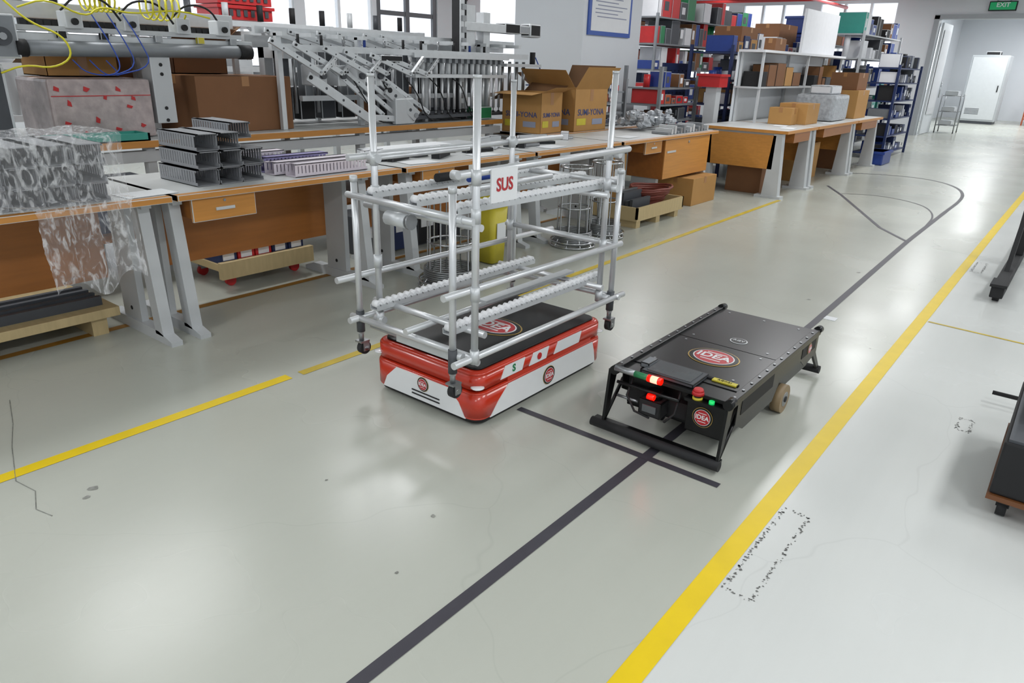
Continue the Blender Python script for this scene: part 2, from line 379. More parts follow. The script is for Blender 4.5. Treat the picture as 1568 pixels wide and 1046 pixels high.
def residue(x0,y0,x1,y1,n):
    b=Bd('adhesive_residue'); 
    def run(a,c):
        a=Vector(a);c=Vector(c);L=(c-a).length;k=max(3,int(L/.005))
        for i in range(k):
            if random.random()<.25: continue
            p=a.lerp(c,(i+random.random()*.5)/k); s_=.0015+random.random()*.0045
            p=p+Vector((random.uniform(-.007,.007),random.uniform(-.007,.007)))
            vs=[b.v((p.x+math.cos(t)*s_*random.uniform(.4,1.3),p.y+math.sin(t)*s_*random.uniform(.4,1.3),.0012)) for t in (0,1.2,2.5,3.8,5)]
            b.f(vs,RESID)
    for (p,q) in (((x0,y0),(x1,y0)),((x1,y0),(x1,y1)),((x1,y1),(x0,y1)),((x0,y1),(x0,y0))): run(p,q)
    b.fin()
residue(-.54,1.76,-.455,2.3,1); residue(-.53,6.6,-.46,7.0,1); residue(-.17,3.42,-.12,3.56,1)
b=Bd('floor_crack'); b.tube([(-3.45,.84,.001),(-3.2,.77,.001),(-3.0,.7,.001),(-2.72,.62,.001),(-2.6,.64,.001),(-2.48,.6,.001),(-2.4,.62,.001)],.0016,STAIN,seg=4); b.fin()
b=Bd('floor_stain')
for cx,cy,r in ((-2.47,.78,.02),(-2.43,.74,.012),(-1.45,1.45,.01),(-1.33,1.17,.006),(-1.6,3.9,.008),(-1.27,4.9,.014),(-1.2,5.9,.018),(-1.9,1.35,.006)):
    b.f([b.v((cx+math.cos(t*.7)*r*random.uniform(.5,1.3),cy+math.sin(t*.7)*r*random.uniform(.5,1.3),.001)) for t in range(9)],STAIN)
b.fin()
b=Bd('floor_tag'); b.box(-1.07,4.55,.0,-1.0,4.62,.004,PAPER); b.fin()

# ---------------------------------------------------------------- red robot
b=Bd('automated_guided_vehicle')
x0,y0,x1,y1=-2.376,2.0,-1.732,2.975
def R(i,r): return rrect(x0+i,y0+i,x1-i,y1-i,r,8)
b.loft([(R(.03,.05),.012),(R(.012,.06),.016),(R(.01,.06),.034)],[BLACKM,BLACKM,BLACKM])
b.loft([(R(.003,.06),.034),(R(0,.062),.042)],[RED]); b.loft([(R(0,.062),.042),(R(0,.062),.152)],[RED]); b.loft([(R(0,.062),.152),(R(.004,.06),.158),(R(.014,.056),.161)],[RED]*2)
b.loft([(R(.04,.05),.155),(R(.04,.05),.176)],[BLACKM]*1)
b.loft([(R(.012,.058),.169),(R(.005,.06),.173)],[RED]); b.loft([(R(.005,.06),.173),(R(.005,.06),.236)],[RED]); b.loft([(R(.005,.06),.236),(R(.011,.058),.246),(R(.026,.05),.25)],[RED]*2)
b.loft([(R(.034,.04),.25),(R(.034,.04),.258),(R(.037,.04),.26)],[BLACK]*2)
b.box(x0+.004,2.2,.148,x1-.004,2.86,.18,RED)
e=.0025
for X,sg in ((x1,1),(x0,-1)):
    b.prism([(2.08,.034),(2.905,.034),(2.89,.1),(2.87,.152),(2.2,.152),(2.13,.09)],'x',X-.02*sg,X+e*sg,WHITE)
    for (a,c) in ((2.15,2.32),(2.35,2.5),(2.54,2.77)):
        b.prism([(a,.184),(c-.02,.184),(c,.238),(a+.03,.238)],'x',X-.04*sg,X-.0025*sg,WHITE)
for Yy,sg in ((y0,-1),(y1,1)):
    b.prism([(-2.31,.034),(-1.80,.034),(-1.84,.1),(-1.90,.15),(-2.22,.15),(-2.285,.09)],'y',Yy-.02*sg,Yy+e*sg,WHITE)
    b.box(-2.12,Yy,.055,-1.95,Yy+.006*sg,.06,BLACKM); b.box(-2.12,Yy,.072,-1.95,Yy+.006*sg,.077,BLACKM)
for cx,cy in ((x1-.05,y0+.05),(x0+.05,y0+.05),(x1-.05,y1-.05)):
    b.sph((cx+(.027 if cx>-2 else -.027),cy+(-.027 if cy<2.5 else .027),.186),.03,WHITE,1,1,.22)
b.L=frame((x1+.0035,2.5,.094),(0,1,0),(1,0,0)); b.logo(.046)
b.L=frame((x1-.0015,2.425,.212),(0,1,0),(1,0,0)); b.disc((0,0,0),.016,REDP)
b.L=frame((x1-.0015,2.24,.212),(0,1,0),(1,0,0)); b.text('S',.045,GREEN,bold=.002)
b.L=frame((-2.05,y0-.004,.117),(1,0,0),(0,-1,0)); b.logo(.034)
b.L=rz((-2.05,2.48,.261),0); b.logo(.15,e=.74); b.L=Matrix.Identity(4)
b.cyl((-1.86,2.28,.26),(-1.86,2.28,.263),.022,CHROME); b.cyl((-1.86,2.7,.26),(-1.86,2.7,.263),.02,CHROME)
b.fin()

# ---------------------------------------------------------------- roller rack cart
b=Bd('pipe_rack_trolley')
T=.0145
def col(p,q,m=ALU,r=T): b.cyl(p,q,r,m,seg=14)
def joint(p,ax,m=ALU2,h=.028,r=.019):
    d={'x':Vector((1,0,0)),'y':Vector((0,1,0)),'z':Vector((0,0,1))}[ax]; p=Vector(p); b.cyl(p-d*h,p+d*h,r,m,seg=12)
P=[(-2.42,1.97,.98),(-1.79,1.91,1.02),(-1.74,3.03,.99),(-2.42,3.08,.98)]
for x,y,t in P:
    col((x,y,.27),(x,y,t)); joint((x,y,.33),'z',DGREY,.05); joint((x,y,t-.01),'z',ALU2,.012,.017)
    b.cyl((x,y,.235),(x,y,.285),.012,STEEL); b.box(x-.022,y-.02,.228,x+.022,y+.03,.236,STEEL)
    b.box(x-.02,y-.005,.185,x-.016,y+.03,.23,STEEL); b.box(x+.016,y-.005,.185,x+.02,y+.03,.23,STEEL)
    b.cyl((x-.013,y+.012,.198),(x+.013,y+.012,.198),.031,RUB,seg=18); b.cyl((x-.021,y+.012,.198),(x+.021,y+.012,.198),.011,CHROME)
Q=[(-2.33,2.01,1.385),(-1.71,1.95,1.40),(-1.78,2.98,1.42),(-2.40,3.02,1.36)]
for (x,y,t),zb in zip(Q,(.34,.33,.34,.34)):
    col((x,y,zb),(x,y,t)); joint((x,y,t),'z',ALU2,.006,.016)
    for z in (.36,.62,.92,1.06): joint((x,y,z),'z')
for z in (.35,): 
    col((-2.46,1.955,z),(-1.70,1.955,z)); col((-2.46,3.02,z),(-1.70,3.05,z)); col((-1.72,1.84,z),(-1.72,3.12,z)); col((-2.41,1.9,z),(-2.41,3.12,z))
col((-2.40,2.02,.30),(-1.75,2.02,.30)); b.box(-2.2,1.985,.285,-1.83,2.0,.32,ALU2)
col((-2.46,1.88,.53),(-2.42,3.45,.53)); col((-1.735,1.80,.63),(-1.735,3.08,.62))
col((-2.44,3.04,.62),(-1.74,3.04,.62)); col((-2.44,3.06,.92),(-1.74,3.06,.92))
col((-2.42,2.06,.41),(-1.75,2.06,.41)); col((-2.42,2.96,.41),(-1.75,2.96,.41))
col((-2.46,1.965,.90),(-1.70,1.93,.90)); col((-2.42,2.03,.855),(-1.75,2.03,.855)); col((-2.42,2.95,.87),(-1.75,2.95,.87))
b.cyl((-2.2,1.96,.84),(-2.08,1.96,.84),.03,ALU2); b.cyl((-2.07,1.96,.84),(-2.06,1.96,.84),.032,STEEL)
col((-2.44,1.96,1.055),(-2.42,3.5,1.055)); col((-1.735,1.88,1.07),(-1.735,3.08,1.08))
col((-2.33,2.03,1.06),(-2.33,2.6,1.06),r=.01)
for x,y in ((-2.33,2.01),(-1.78,1.93),(-1.76,3.0),(-2.41,3.03)):
    for z in (.9,1.06,.35): joint((x,y,z),'x',ALU2,.028,.018)
def track(x,ya,yb,za,zb):
    n=int((yb-ya)/.036)
    for sx_ in (-.022,.022):
        b.prism([(ya,za-.02),(yb,zb-.02),(yb,zb+.003),(ya,za+.003)],'x',x+sx_-.0015,x+sx_+.0015,ALU2)
    b.prism([(ya,za-.022),(yb,zb-.022),(yb,zb-.018),(ya,za-.018)],'x',x-.022,x+.022,ALU2)
    for i in range(n):
        t=(i+.5)/n; y=ya+(yb-ya)*t; z=za+(zb-za)*t
        b.cyl((x-.018,y,z+.004),(x+.018,y,z+.004),.0165,ROLL,seg=12)
        b.cyl((x-.024,y,z+.002),(x+.024,y,z+.002),.004,STEEL,seg=6)
for x in (-2.32,-2.06,-1.84): track(x,1.97,3.2,.925,.91)
for x in (-2.3,-1.86): track(x,1.95,3.1,.435,.43)
for x in (-2.32,-1.84): b.box(x-.028,3.19,.88,x+.028,3.2,.96,ALU2)
col((-2.05,1.9,.39),(-2.05,3.05,.39)); b.box(-2.0,2.3,.44,-1.95,3.0,.452,ALU2)
b.cyl((-2.15,2.4,.96),(-2.15,2.7,.96),.018,BLUE); b.cyl((-2.25,2.3,.96),(-2.25,2.5,.96),.02,BLACKM); b.cyl((-1.95,2.2,.96),(-1.95,2.75,.96),.014,ALU)
b.box(-1.712,2.03,.955,-1.706,2.185,1.08,WHITE)
b.L=frame((-1.7045,2.108,1.018),(0,1,0),(1,0,0)); b.text('SUS',.068,LRED,bold=.0016,sx=.9); b.L=Matrix.Identity(4)
b.fin()

# ---------------------------------------------------------------- black robot
b=Bd('automated_guided_vehicle')
xa,xb,ya,yb=-1.33,-.81,2.37,3.46
b.box(xa+.035,2.47,.1,xb-.035,yb-.01,.27,BLACK,bev=.004)
b.box(xa,ya+.03,.268,xb,yb,.284,BLACK,bev=.002)
b.box(xa+.03,ya+.14,.284,xb-.03,2.93,.2875,BLACK); b.box(xa+.03,2.936,.284,xb-.03,yb-.02,.2875,BLACK)
for x in (xa,xb-.03):
    b.box(x,ya+.02,.282,x+.03,yb+.02,.297,BLACK,bev=.002)
    y=ya+.06
    while y<yb:
        b.cyl((x+.015,y,.297),(x+.015,y,.301),.0055,STEEL,seg=8); y+=.085
    b.cyl((x+.015,ya+.05,.283),(x+.015,ya-.0,.283),.02,BLACK); b.cyl((x+.015,yb-.02,.29),(x+.015,yb+.03,.285),.018,BLACK)
for (x,y) in ((-1.25,2.6),(-.9,2.6),(-1.25,2.9),(-.9,2.9),(-1.25,2.98),(-.9,2.98),(-1.25,3.4),(-.9,3.4),(-1.07,3.4)): b.cyl((x,y,.287),(x,y,.2895),.006,STEEL,seg=8)
for x in (xa+.008,xb-.012):
    b.prism([(2.46,.27),(3.46,.27),(3.46,.17),(3.30,.15),(3.22,.2),(2.95,.2),(2.88,.12),(2.55,.12),(2.46,.17)],'x',x,x+.005,BLACK)
    b.box(x-.002,2.5,.2,x+.007,2.85,.262,BLACKM); b.box(x-.002,3.22,.21,x+.007,3.42,.262,BLACKM)
for x in (-.835,-1.305):
    b.cyl((x-.022,3.06,.066),(x+.022,3.06,.066),.066,WHEELM,seg=28); b.cyl((x-.024,3.06,.066),(x+.024,3.06,.066),.034,STEEL,seg=18); b.cyl((x-.028,3.06,.066),(x+.028,3.06,.066),.014,BLACKM)
for x in (-1.2,-.95):
    for y in (2.62,3.36):
        b.cyl((x-.012,y,.03),(x+.012,y,.03),.03,RUB,seg=16); b.box(x-.02,y-.015,.04,x+.02,y+.015,.11,STEEL)
b.box(-1.0,2.41,.11,-.84,2.46,.255,BLACK,bev=.004); b.box(-1.28,2.44,.13,-1.0,2.48,.2,BLACKM)
for x in (-1.345,-.835):
    b.prism([(2.44,.28),(2.38,.28),(2.355,.05),(2.375,.05)],'x',x,x+.012,BLACK); b.cyl((x+.006,2.5,.2),(x+.006,2.37,.06),.008,BLACK)
    b.prism([(3.40,.2),(3.45,.2),(3.6,.05),(3.57,.05)],'x',x,x+.012,BLACK)
b.cyl((-1.39,2.352,.034),(-.815,2.352,.034),.02,RUB,seg=16); b.box(-1.385,2.352,.016,-.82,2.385,.052,BLACK)
b.cyl((-1.38,3.6,.034),(-.815,3.6,.034),.02,RUB,seg=16)
b.box(-1.19,2.37,.13,-1.09,2.45,.2,BLACKM,bev=.006); b.box(-1.17,2.365,.15,-1.11,2.37,.18,SCREEN); b.cyl((-1.14,2.41,.2),(-1.14,2.41,.235),.032,BLACK)
b.cyl((-1.3,2.38,.235),(-1.02,2.38,.235),.007,BLACK); b.cyl((-1.3,2.39,.17),(-1.2,2.39,.17),.006,STEEL)
b.tube([(-1.25,2.42,.25),(-1.24,2.36,.2),(-1.2,2.36,.14),(-1.14,2.38,.12)],.005,BLACKM); b.tube([(-1.04,2.43,.25),(-1.03,2.37,.18),(-1.07,2.37,.13)],.005,BLACKM)
b.cyl((-1.31,2.372,.296),(-1.22,2.372,.296),.013,STEEL); b.cyl((-1.22,2.372,.296),(-1.16,2.372,.296),.013,GREEN)
b.cyl((-1.16,2.372,.296),(-1.10,2.372,.296),.014,REDL); b.cyl((-1.145,2.372,.296),(-1.115,2.372,.296),.0147,REDH); b.cyl((-1.12,2.365,.222),(-1.15,2.365,.222),.011,REDL)
b.cyl((-.955,2.395,.255),(-.955,2.395,.285),.015,BLACKM); b.cyl((-.955,2.395,.282),(-.955,2.395,.296),.024,REDP,seg=20,r2=.022); b.cyl((-.955,2.395,.296),(-.955,2.395,.306),.022,REDP,seg=20,r2=.017); b.cyl((-.955,2.395,.262),(-.955,2.395,.272),.02,YELP,seg=18)
b.box(-1.0,2.375,.25,-.83,2.42,.262,BLACK)
b.cyl((-.895,2.39,.262),(-.895,2.39,.274),.011,GREENL,seg=14)
b.L=frame((-.93,2.408,.185),(1,0,0),(0,-1,0)); b.logo(.042); b.L=Matrix.Identity(4)
b.box(-1.22,2.42,.284,-.99,2.57,.300,DGREY,bev=.004); b.box(-1.2,2.435,.300,-1.01,2.555,.303,SCREEN); b.box(-1.25,2.47,.287,-1.21,2.55,.31,MGREY,bev=.004)
b.box(-1.02,2.55,.287,-.86,2.565,.293,BLACKM)
b.box(-.965,2.54,.288,-.865,2.566,.2935,YELP); b.L=frame((-.915,2.553,.2945),(1,0,0),(0,0,1)); b.text('AGV-01',.018,BLACKM); b.L=Matrix.Identity(4)
b.L=rz((-1.06,2.775,.2885),0); b.logo(.112,e=.86)
b.L=rz((-1.055,3.04,.2885),0); b.disc((0,0,0),.04,WHITE,.001,sy=.9); b.disc((0,0,.001),.035,BLACK,.001,sy=.9); b.text('AGV',.026,WHITE,(0,0,.003))
b.L=frame((xb-.004,3.32,.235),(0,1,0),(1,0,0)); b.logo(.028); b.L=Matrix.Identity(4)
b.fin()

# ---------------------------------------------------------------- desks
def leg(b,xf,y,h,depth=.75,m=None):
    m=m or GREY
    b.prism([(xf+.03,0),(xf+.03,.025),(xf-.1,.06),(xf-depth+.1,.06),(xf-depth,.025),(xf-depth,0)],'y',y-.03,y+.03,m)
    b.prism([(xf-.05,.04),(xf-.13,.04),(xf-.2,h-.03),(xf-.12,h-.03)],'y',y-.03,y+.03,m)
    b.prism([(xf-.3,.05),(xf-.5,.05),(xf-.5,h-.03),(xf-.3,h-.03)],'y',y-.018,y+.018,m)
    b.box(xf-.7,y-.025,h-.06,xf-.08,y+.025,h-.03,m)
    b.cyl((xf,y,0),(xf,y,.012),.025,BLACKM); b.cyl((xf-.4,y-.02,.12),(xf-.4,y+.02,.12),.012,BLACKM)
def desk(name,xf,y0,y1,depth=.8,z=.77,legs=None,drawers=(),panel=(.25,.66),xp=.62):
    b=Bd(name); xbk=xf-depth
    b.box(xbk,y0,z-.028,xf-.012,y1,z,TOP); b.box(xf-.012,y0,z-.03,xf,y1,z+.001,WOODL,bev=.003)
    b.box(xf-.05,y0,z,xf-.012,y1,z+.0008,WOODL)
    b.box(xbk,y0,z-.03,xf-.01,y0+.004,z-.001,WOODL)
    for y in (legs if legs is not None else (y0+.07,y1-.07)): leg(b,xf,y,z,depth-.05)
    if panel: b.box(xf-xp,y0+.12,panel[0],xf-xp-.02,y1-.12,panel[1],WOOD)
    b.box(xf-xp,y0+.05,z-.09,xf-xp+.04,y1-.05,z-.03,GREY)
    for a,c in drawers:
        b.box(xf-.45,a+.01,z-.14,xf-.05,c-.01,z-.03,WOOD); b.box(xf-.05,a,z-.155,xf-.03,c,z-.032,WOODL,bev=.004)
        m_=(a+c)/2; b.box(xf-.032,m_-.055,z-.105,xf-.022,m_+.055,z-.088,ALU2,bev=.003)
        b.cyl((xf-.03,m_,z-.055),(xf-.027,m_,z-.055),.008,CHROME)
    return b.fin()
desk('workbench',-3.55,.15,1.74,legs=(.25,1.64))
desk('workbench',-3.55,1.77,3.3,legs=(1.80,3.05),drawers=((1.85,2.22),))
desk('workbench',-3.53,3.33,4.75,legs=(3.45,4.65),drawers=((3.5,3.82),))
desk('workbench',-3.52,4.78,6.1,legs=(4.9,6.0))
desk('workbench',-3.5,6.13,8.3,legs=(6.3,8.2),drawers=((6.6,6.95),),panel=None)
b=Bd('drawer_cabinet'); b.box(-3.95,7.0,.33,-3.53,8.1,.735,WOOD); b.box(-3.53,7.0,.33,-3.515,8.1,.735,WOODL,bev=.004); b.cyl((-3.515,7.55,.69),(-3.508,7.55,.69),.014,CHROME); b.box(-3.515,7.05,.6,-3.51,7.25,.62,ALU2); b.box(-3.9,7.02,0,-3.6,7.08,.33,GREY); b.box(-3.9,8.02,0,-3.6,8.08,.33,GREY); b.fin()
desk('back_workbench',-4.37,5.98,8.3,depth=.75,panel=None)
b=Bd('machine_bench')
b.box(-6.1,.2,.86,-4.86,5.93,.895,TOP); b.box(-4.86,.2,.855,-4.845,5.93,.897,WOODL); b.box(-4.95,.2,.76,-4.88,5.93,.83,GREY)
for y in (.4,2.3,4.1,5.8):
    for x in (-4.92,-6.0): b.box(x-.03,y-.03,0,x+.03,y+.03,.86,GREY)
b.box(-6.0,.3,.25,-4.95,5.8,.27,WOOD)
b.fin()
b=Bd('parts_tray')
for i in range(16):
    y=.7+i*.33; x=-5.2-random.random()*.5; s_=random.uniform(.1,.2)
    b.box(x-s_,y-.13,.275,x+s_,y+.13,.275+random.uniform(.08,.35),random.choice([DGREY,BLUED,CARD,MGREY,REDP,BLACKM]),bev=.01)
b.fin()
for k,(a,c) in enumerate(((8.72,9.86),(9.9,11.78),(11.82,13.3))):
    b=Bd('assembly_table'); xf=-2.83; z=.79
    b.box(-3.95,a,z-.03,xf-.012,c,z,TOP); b.box(xf-.012,a,z-.034,xf,c,z,WOODL); b.box(-3.95,a-.004,z-.034,xf,a,z,WOODL)
    for y in (a+.07,c-.07):
        b.prism([(xf-.02,0),(xf-.22,0),(xf-.17,z-.04),(xf-.07,z-.04)],'y',y-.05,y+.05,GREY)
        b.prism([(xf-1.1,0),(xf-.9,0),(xf-.95,z-.04),(xf-1.05,z-.04)],'y',y-.05,y+.05,GREY); b.box(xf-1.05,y-.03,z-.08,xf-.1,y+.03,z-.03,GREY)
        b.box(xf-.3,y-.06,0,xf+.02,y+.06,.03,GREY)
    b.box(-3.9,a+.02,.34,xf-.14,a+.04,z-.06,WOODL); b.box(-3.9,a+.1,.3,-3.88,c-.1,z-.05,WOOD)
    b.box(xf-.5,a+.4,z-.16,xf-.05,c-.15,z-.035,WOOD); b.fin()

# ---------------------------------------------------------------- under desks
b=Bd('storage_platform')
b.box(-4.35,.32,.1,-3.93,1.55,.15,PALE,bev=.004); b.box(-4.8,.32,.1,-4.35,1.55,.13,PALE)
for y in (.4,.9,1.45): b.box(-4.75,y-.04,0,-3.97,y+.04,.1,PALE)
for i in range(8): b.box(-4.3+.04*i-.02,.35,.15,-4.3+.04*i+.005,1.5,.19+.01*(i%2),DGREY)
b.fin()
b=Bd('parts_dolly')
b.box(-4.75,2.32,.12,-4.2,3.0,.17,PALE,bev=.004); b.box(-4.22,2.3,.08,-4.18,3.01,.19,PALE)
for x in (-4.3,-4.65):
    for y in (2.42,2.92):
        b.cyl((x-.015,y,.035),(x+.015,y,.035),.035,REDP,seg=16); b.box(x-.02,y-.02,.05,x+.02,y+.02,.12,STEEL)
b.fin()
b=Bd('parts_bin_set')
for i,m in enumerate((BLUED,REDP,REDP,BLUED,BLUED)):
    y=2.33+i*.13; b.box(-4.5,y,.171,-4.24,y+.12,.27,m,skip='t'); b.box(-4.24,y+.02,.19,-4.236,y+.1,.24,PAPER); b.box(-4.49,y+.01,.172,-4.25,y+.11,.24,DGREY)
b.fin()
b=Bd('parts_bin_set')
for i in range(4):
    y=3.5+i*.28; m=(DGREY,BLUED,BLACKM,DGREY)[i]; b.box(-4.6,y,0,-4.2,y+.24,.3,m,bev=.01); b.box(-4.2,y+.04,.15,-4.195,y+.2,.25,PAPER)
b.fin()

# ---------------------------------------------------------------- slotted ducts
def duct(b,x0,x1,y,z,w=.13,h=.088,m=DUCT,ax='x'):
    def bx(a0,b0,c0,a1,b1,c1,mm):
        if ax=='x': b.box(a0,b0,c0,a1,b1,c1,mm)
        else: b.box(b0,a0,c0,b1,a1,c1,mm)
    bx(x0,y,z,x1,y+w,z+.003,m)
    n=int((x1-x0)/.026)
    for yy in (y,y+w-.003):
        bx(x0,yy,z,x1,yy+.003,z+.02,m); bx(x0,yy,z+h-.012,x1,yy+.003,z+h,m)
        for i in range(n): bx(x0+i*.026,yy,z+.02,x0+i*.026+.018,yy+.003,z+h-.012,m)
        bx(x0,yy-.004 if yy>y else yy,z+h-.004,x1,yy+.003 if yy>y else yy+.02,z+h,m)
    bx(x0+.03,y+.003,z+h-.004,x1,y+w-.003,z+h,m)
b=Bd('slotted_cable_duct_stack')
for k in range(3):
    for j in range(3):
        xo=random.uniform(-.015,.015)
        if k==2 and j==2: continue
        duct(b,-4.12+xo,-3.72+xo,1.97+j*.14+k*.008,.772+k*.092)
duct(b,-4.2,-3.8,2.24,1.0)
b.fin()
b=Bd('slotted_cable_duct_stack')
for k in range(3):
    for j in range(4):
        xo=random.uniform(-.01,.01); duct(b,-4.1+xo,-3.64+xo,.93+j*.142,.772+k*.09)
b.fin()
b=Bd('slotted_cable_duct_stack')
for k in range(2):
    duct(b,2.5+.05*k,3.1,-3.9+.14*k,.772,w=.1,h=.075,m=PINK,ax='y')
duct(b,2.43,2.75,-4.15,.772,w=.1,h=.11,m=PINK,ax='y')
duct(b,2.52,3.0,-4.03,.772,w=.1,h=.09,m=PURP,ax='y')
b.fin()
def sheet(name,P,nu,nv,amp,m,seed=1):
    random.seed(seed); b=Bd(name); G=[]
    fr=[(random.uniform(4,16),random.uniform(4,16),random.uniform(0,6)) for _ in range(6)]
    for i in range(nu+1):
        row=[]
        for j in range(nv+1):
            u,v=i/nu,j/nv; p=Vector(P(u,v))
            w=sum(math.sin(a*u+c*v+d) for a,c,d in fr)/3
            w2=sum(math.sin(a*v*1.7-c*u*1.5+d) for a,c,d in fr)/3
            row.append(b.v(p+Vector((w*amp,w2*amp,w2*amp))+Vector((random.uniform(-1,1),random.uniform(-1,1),random.uniform(-1,1)))*amp*.35))
        G.append(row)
    for i in range(nu):
        for j in range(nv): b.f([G[i][j],G[i+1][j],G[i+1][j+1],G[i][j+1]],m,True)
    return b.fin()
def drape(u,v):
    y=.9+.66*u
    pts=[(-4.15,.80),(-4.15,1.075),(-3.61,1.08),(-3.59,.80),(-3.53,.795),(-3.515,.6),(-3.50,.42)]
    t=v*(len(pts)-1); i=min(int(t),len(pts)-2); f=t-i
    x=pts[i][0]*(1-f)+pts[i+1][0]*f; z=pts[i][1]*(1-f)+pts[i+1][1]*f
    if i>=4:
        y=1.12+(y-.9)*.62; z+= (.05*math.sin(u*9)-.05*abs(u-.5)) if i>=5 and f>.8 else 0
        x+=.02*math.sin(u*14)*(1 if i>=5 else f)
    return (x,y,z)
sheet('plastic_film_wrap',drape,34,80,.008,FILM,3)
random.seed(11)

# ---------------------------------------------------------------- cartons
def carton(name,x0,y0,z0,x1,y1,z1,rot=0,openf=0,m=CARD,tape=True,txt=None):
    b=Bd(name); cx,cy=(x0+x1)/2,(y0+y1)/2; b.L=rz((cx,cy,z0),rot)
    a,c,h=(x1-x0)/2,(y1-y0)/2,z1-z0; t=.004
    if not openf:
        b.box(-a,-c,0,a,c,h,m,bev=.004)
        if tape: b.box(-.025,-c-.001,h-.06,.025,c+.001,h+.0015,TAPEB); b.box(a,-.03,h-.07,a+.001,.03,h,TAPEB); b.box(-a-.001,-.002,h,a,.002,h+.0006,CARDD)
    else:
        b.box(-a,-c,0,a,c,.006,m)
        b.box(-a,-c,0,-a+t,c,h,m); b.box(a-t,-c,0,a,c,h,m); b.box(-a,-c,0,a,-c+t,h,m); b.box(-a,c-t,0,a,c,h,m)
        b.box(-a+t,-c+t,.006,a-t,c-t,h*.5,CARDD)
        fl_=min(a,c)*.9
        for (p,q,n,an) in (((-a,-c),(-a,c),(-1,0),openf),((a,-c),(a,c),(1,0),openf*.6),((-a,-c),(a,-c),(0,-1),openf*.8),((-a,c),(a,c),(0,1),openf*.5)):
            dx,dy=n[0]*math.sin(an)*fl_,n[1]*math.sin(an)*fl_; dz=math.cos(an)*fl_
            V=[b.v((p[0],p[1],h)),b.v((q[0],q[1],h)),b.v((q[0]+dx,q[1]+dy,h+dz)),b.v((p[0]+dx,p[1]+dy,h+dz))]
            W=[b.v((p[0]-n[0]*t,p[1]-n[1]*t,h)),b.v((q[0]-n[0]*t,q[1]-n[1]*t,h)),b.v((q[0]+dx-n[0]*t,q[1]+dy-n[1]*t,h+dz)),b.v((p[0]+dx-n[0]*t,p[1]+dy-n[1]*t,h+dz))]
            b.f(V,m); b.f(W[::-1],CARDD)
            for i in range(4): b.f([V[i],W[i],W[(i+1)%4],V[(i+1)%4]],m)
        if tape: b.box(a,-.03,h-.12,a+.001,.03,h,TAPEB)
    if txt:
        M=b.L
        for o,xx,nn,wd in (((a+.002,0,h*.45),(0,1,0),(1,0,0),c),((0,-c-.002,h*.45),(1,0,0),(0,-1,0),a)):
            b.L=M@frame(o,xx,nn); b.text(txt,wd*.3,INK,bold=.001); 
            b.box(-wd*.85,-h*.30,-.001,-wd*.3,-h*.14,.0006,YELP); b.box(wd*.1,-h*.3,-.001,wd*.75,-h*.16,.0006,INKL)
    return b.fin()
carton('cardboard_box',-5.65,2.76,.897,-5.08,3.56,1.29,rot=.02,openf=0)
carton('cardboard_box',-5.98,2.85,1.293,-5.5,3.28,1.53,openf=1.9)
carton('cardboard_box',-5.95,2.3,.897,-5.7,2.68,1.45)
carton('cardboard_box',-5.8,1.95,1.272,-5.4,2.4,1.40,openf=1.9,m=CARDL)
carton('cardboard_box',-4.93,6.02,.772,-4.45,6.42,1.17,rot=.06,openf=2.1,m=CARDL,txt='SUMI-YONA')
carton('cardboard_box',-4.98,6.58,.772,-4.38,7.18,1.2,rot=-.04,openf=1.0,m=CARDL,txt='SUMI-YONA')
carton('cardboard_box',-3.82,7.5,0,-3.38,8.12,.3,m=CARDL)
carton('cardboard_box',-3.42,10.0,.792,-3.05,10.5,1.05,m=CARDL)
carton('cardboard_box',-3.46,9.75,.792,-3.16,9.98,1.0,m=CARDL)
carton('cardboard_box',-3.50,12.15,.792,-3.0,12.8,1.2,m=CARDL)
carton('cardboard_box',-3.45,12.2,1.202,-3.05,12.75,1.45,m=CARD)
carton('cardboard_box',-3.6,8.95,0,-3.15,9.5,.38,m=CARD)
carton('cardboard_box',-3.7,10.4,0,-3.15,11.2,.5,m=CARDL)
carton('cardboard_box',-3.6,12.3,0,-3.15,12.9,.45,m=CARD)
b=Bd('wrapped_parcel'); b.box(-5.6,1.82,.9,-5.08,2.45,1.27,mat('wrapped_pink_box','#b9aaa8',.25,0,var=.3,scale=14,bump=.5),bev=.02)
for k in range(15):
    y=1.85+.036*k+random.uniform(-.01,.01); z=(1.2,1.0,1.1,1.16,.96)[k%5]+random.uniform(-.02,.02)
    if k%4==3: continue
    b.prism([(y,z),(y+random.uniform(.012,.03),z-.008),(y+random.uniform(.02,.045),z+random.uniform(.005,.02)),(y+.006,z+random.uniform(.012,.035))],'x',-5.081,-5.074,REDP)
b.box(-5.08,1.83,1.165,-5.076,2.44,1.170,REDP)
b.fin()
b=Bd('teal_tray'); b.box(-5.06,1.72,.897,-4.87,2.3,.905,TEAL)
for q in ((-5.06,1.72,-4.87,1.735),(-5.06,2.285,-4.87,2.3),(-5.06,1.72,-5.045,2.3),(-4.885,1.72,-4.87,2.3)): b.box(q[0],q[1],.897,q[2],q[3],.945,TEAL)
b.fin()
b=Bd('wrapped_parcel'); b.box(-3.55,11.0,.792,-3.0,11.75,1.15,BAG,bev=.05); b.box(-3.4,11.1,1.15,-3.1,11.6,1.27,WHITEP,bev=.02); b.fin()

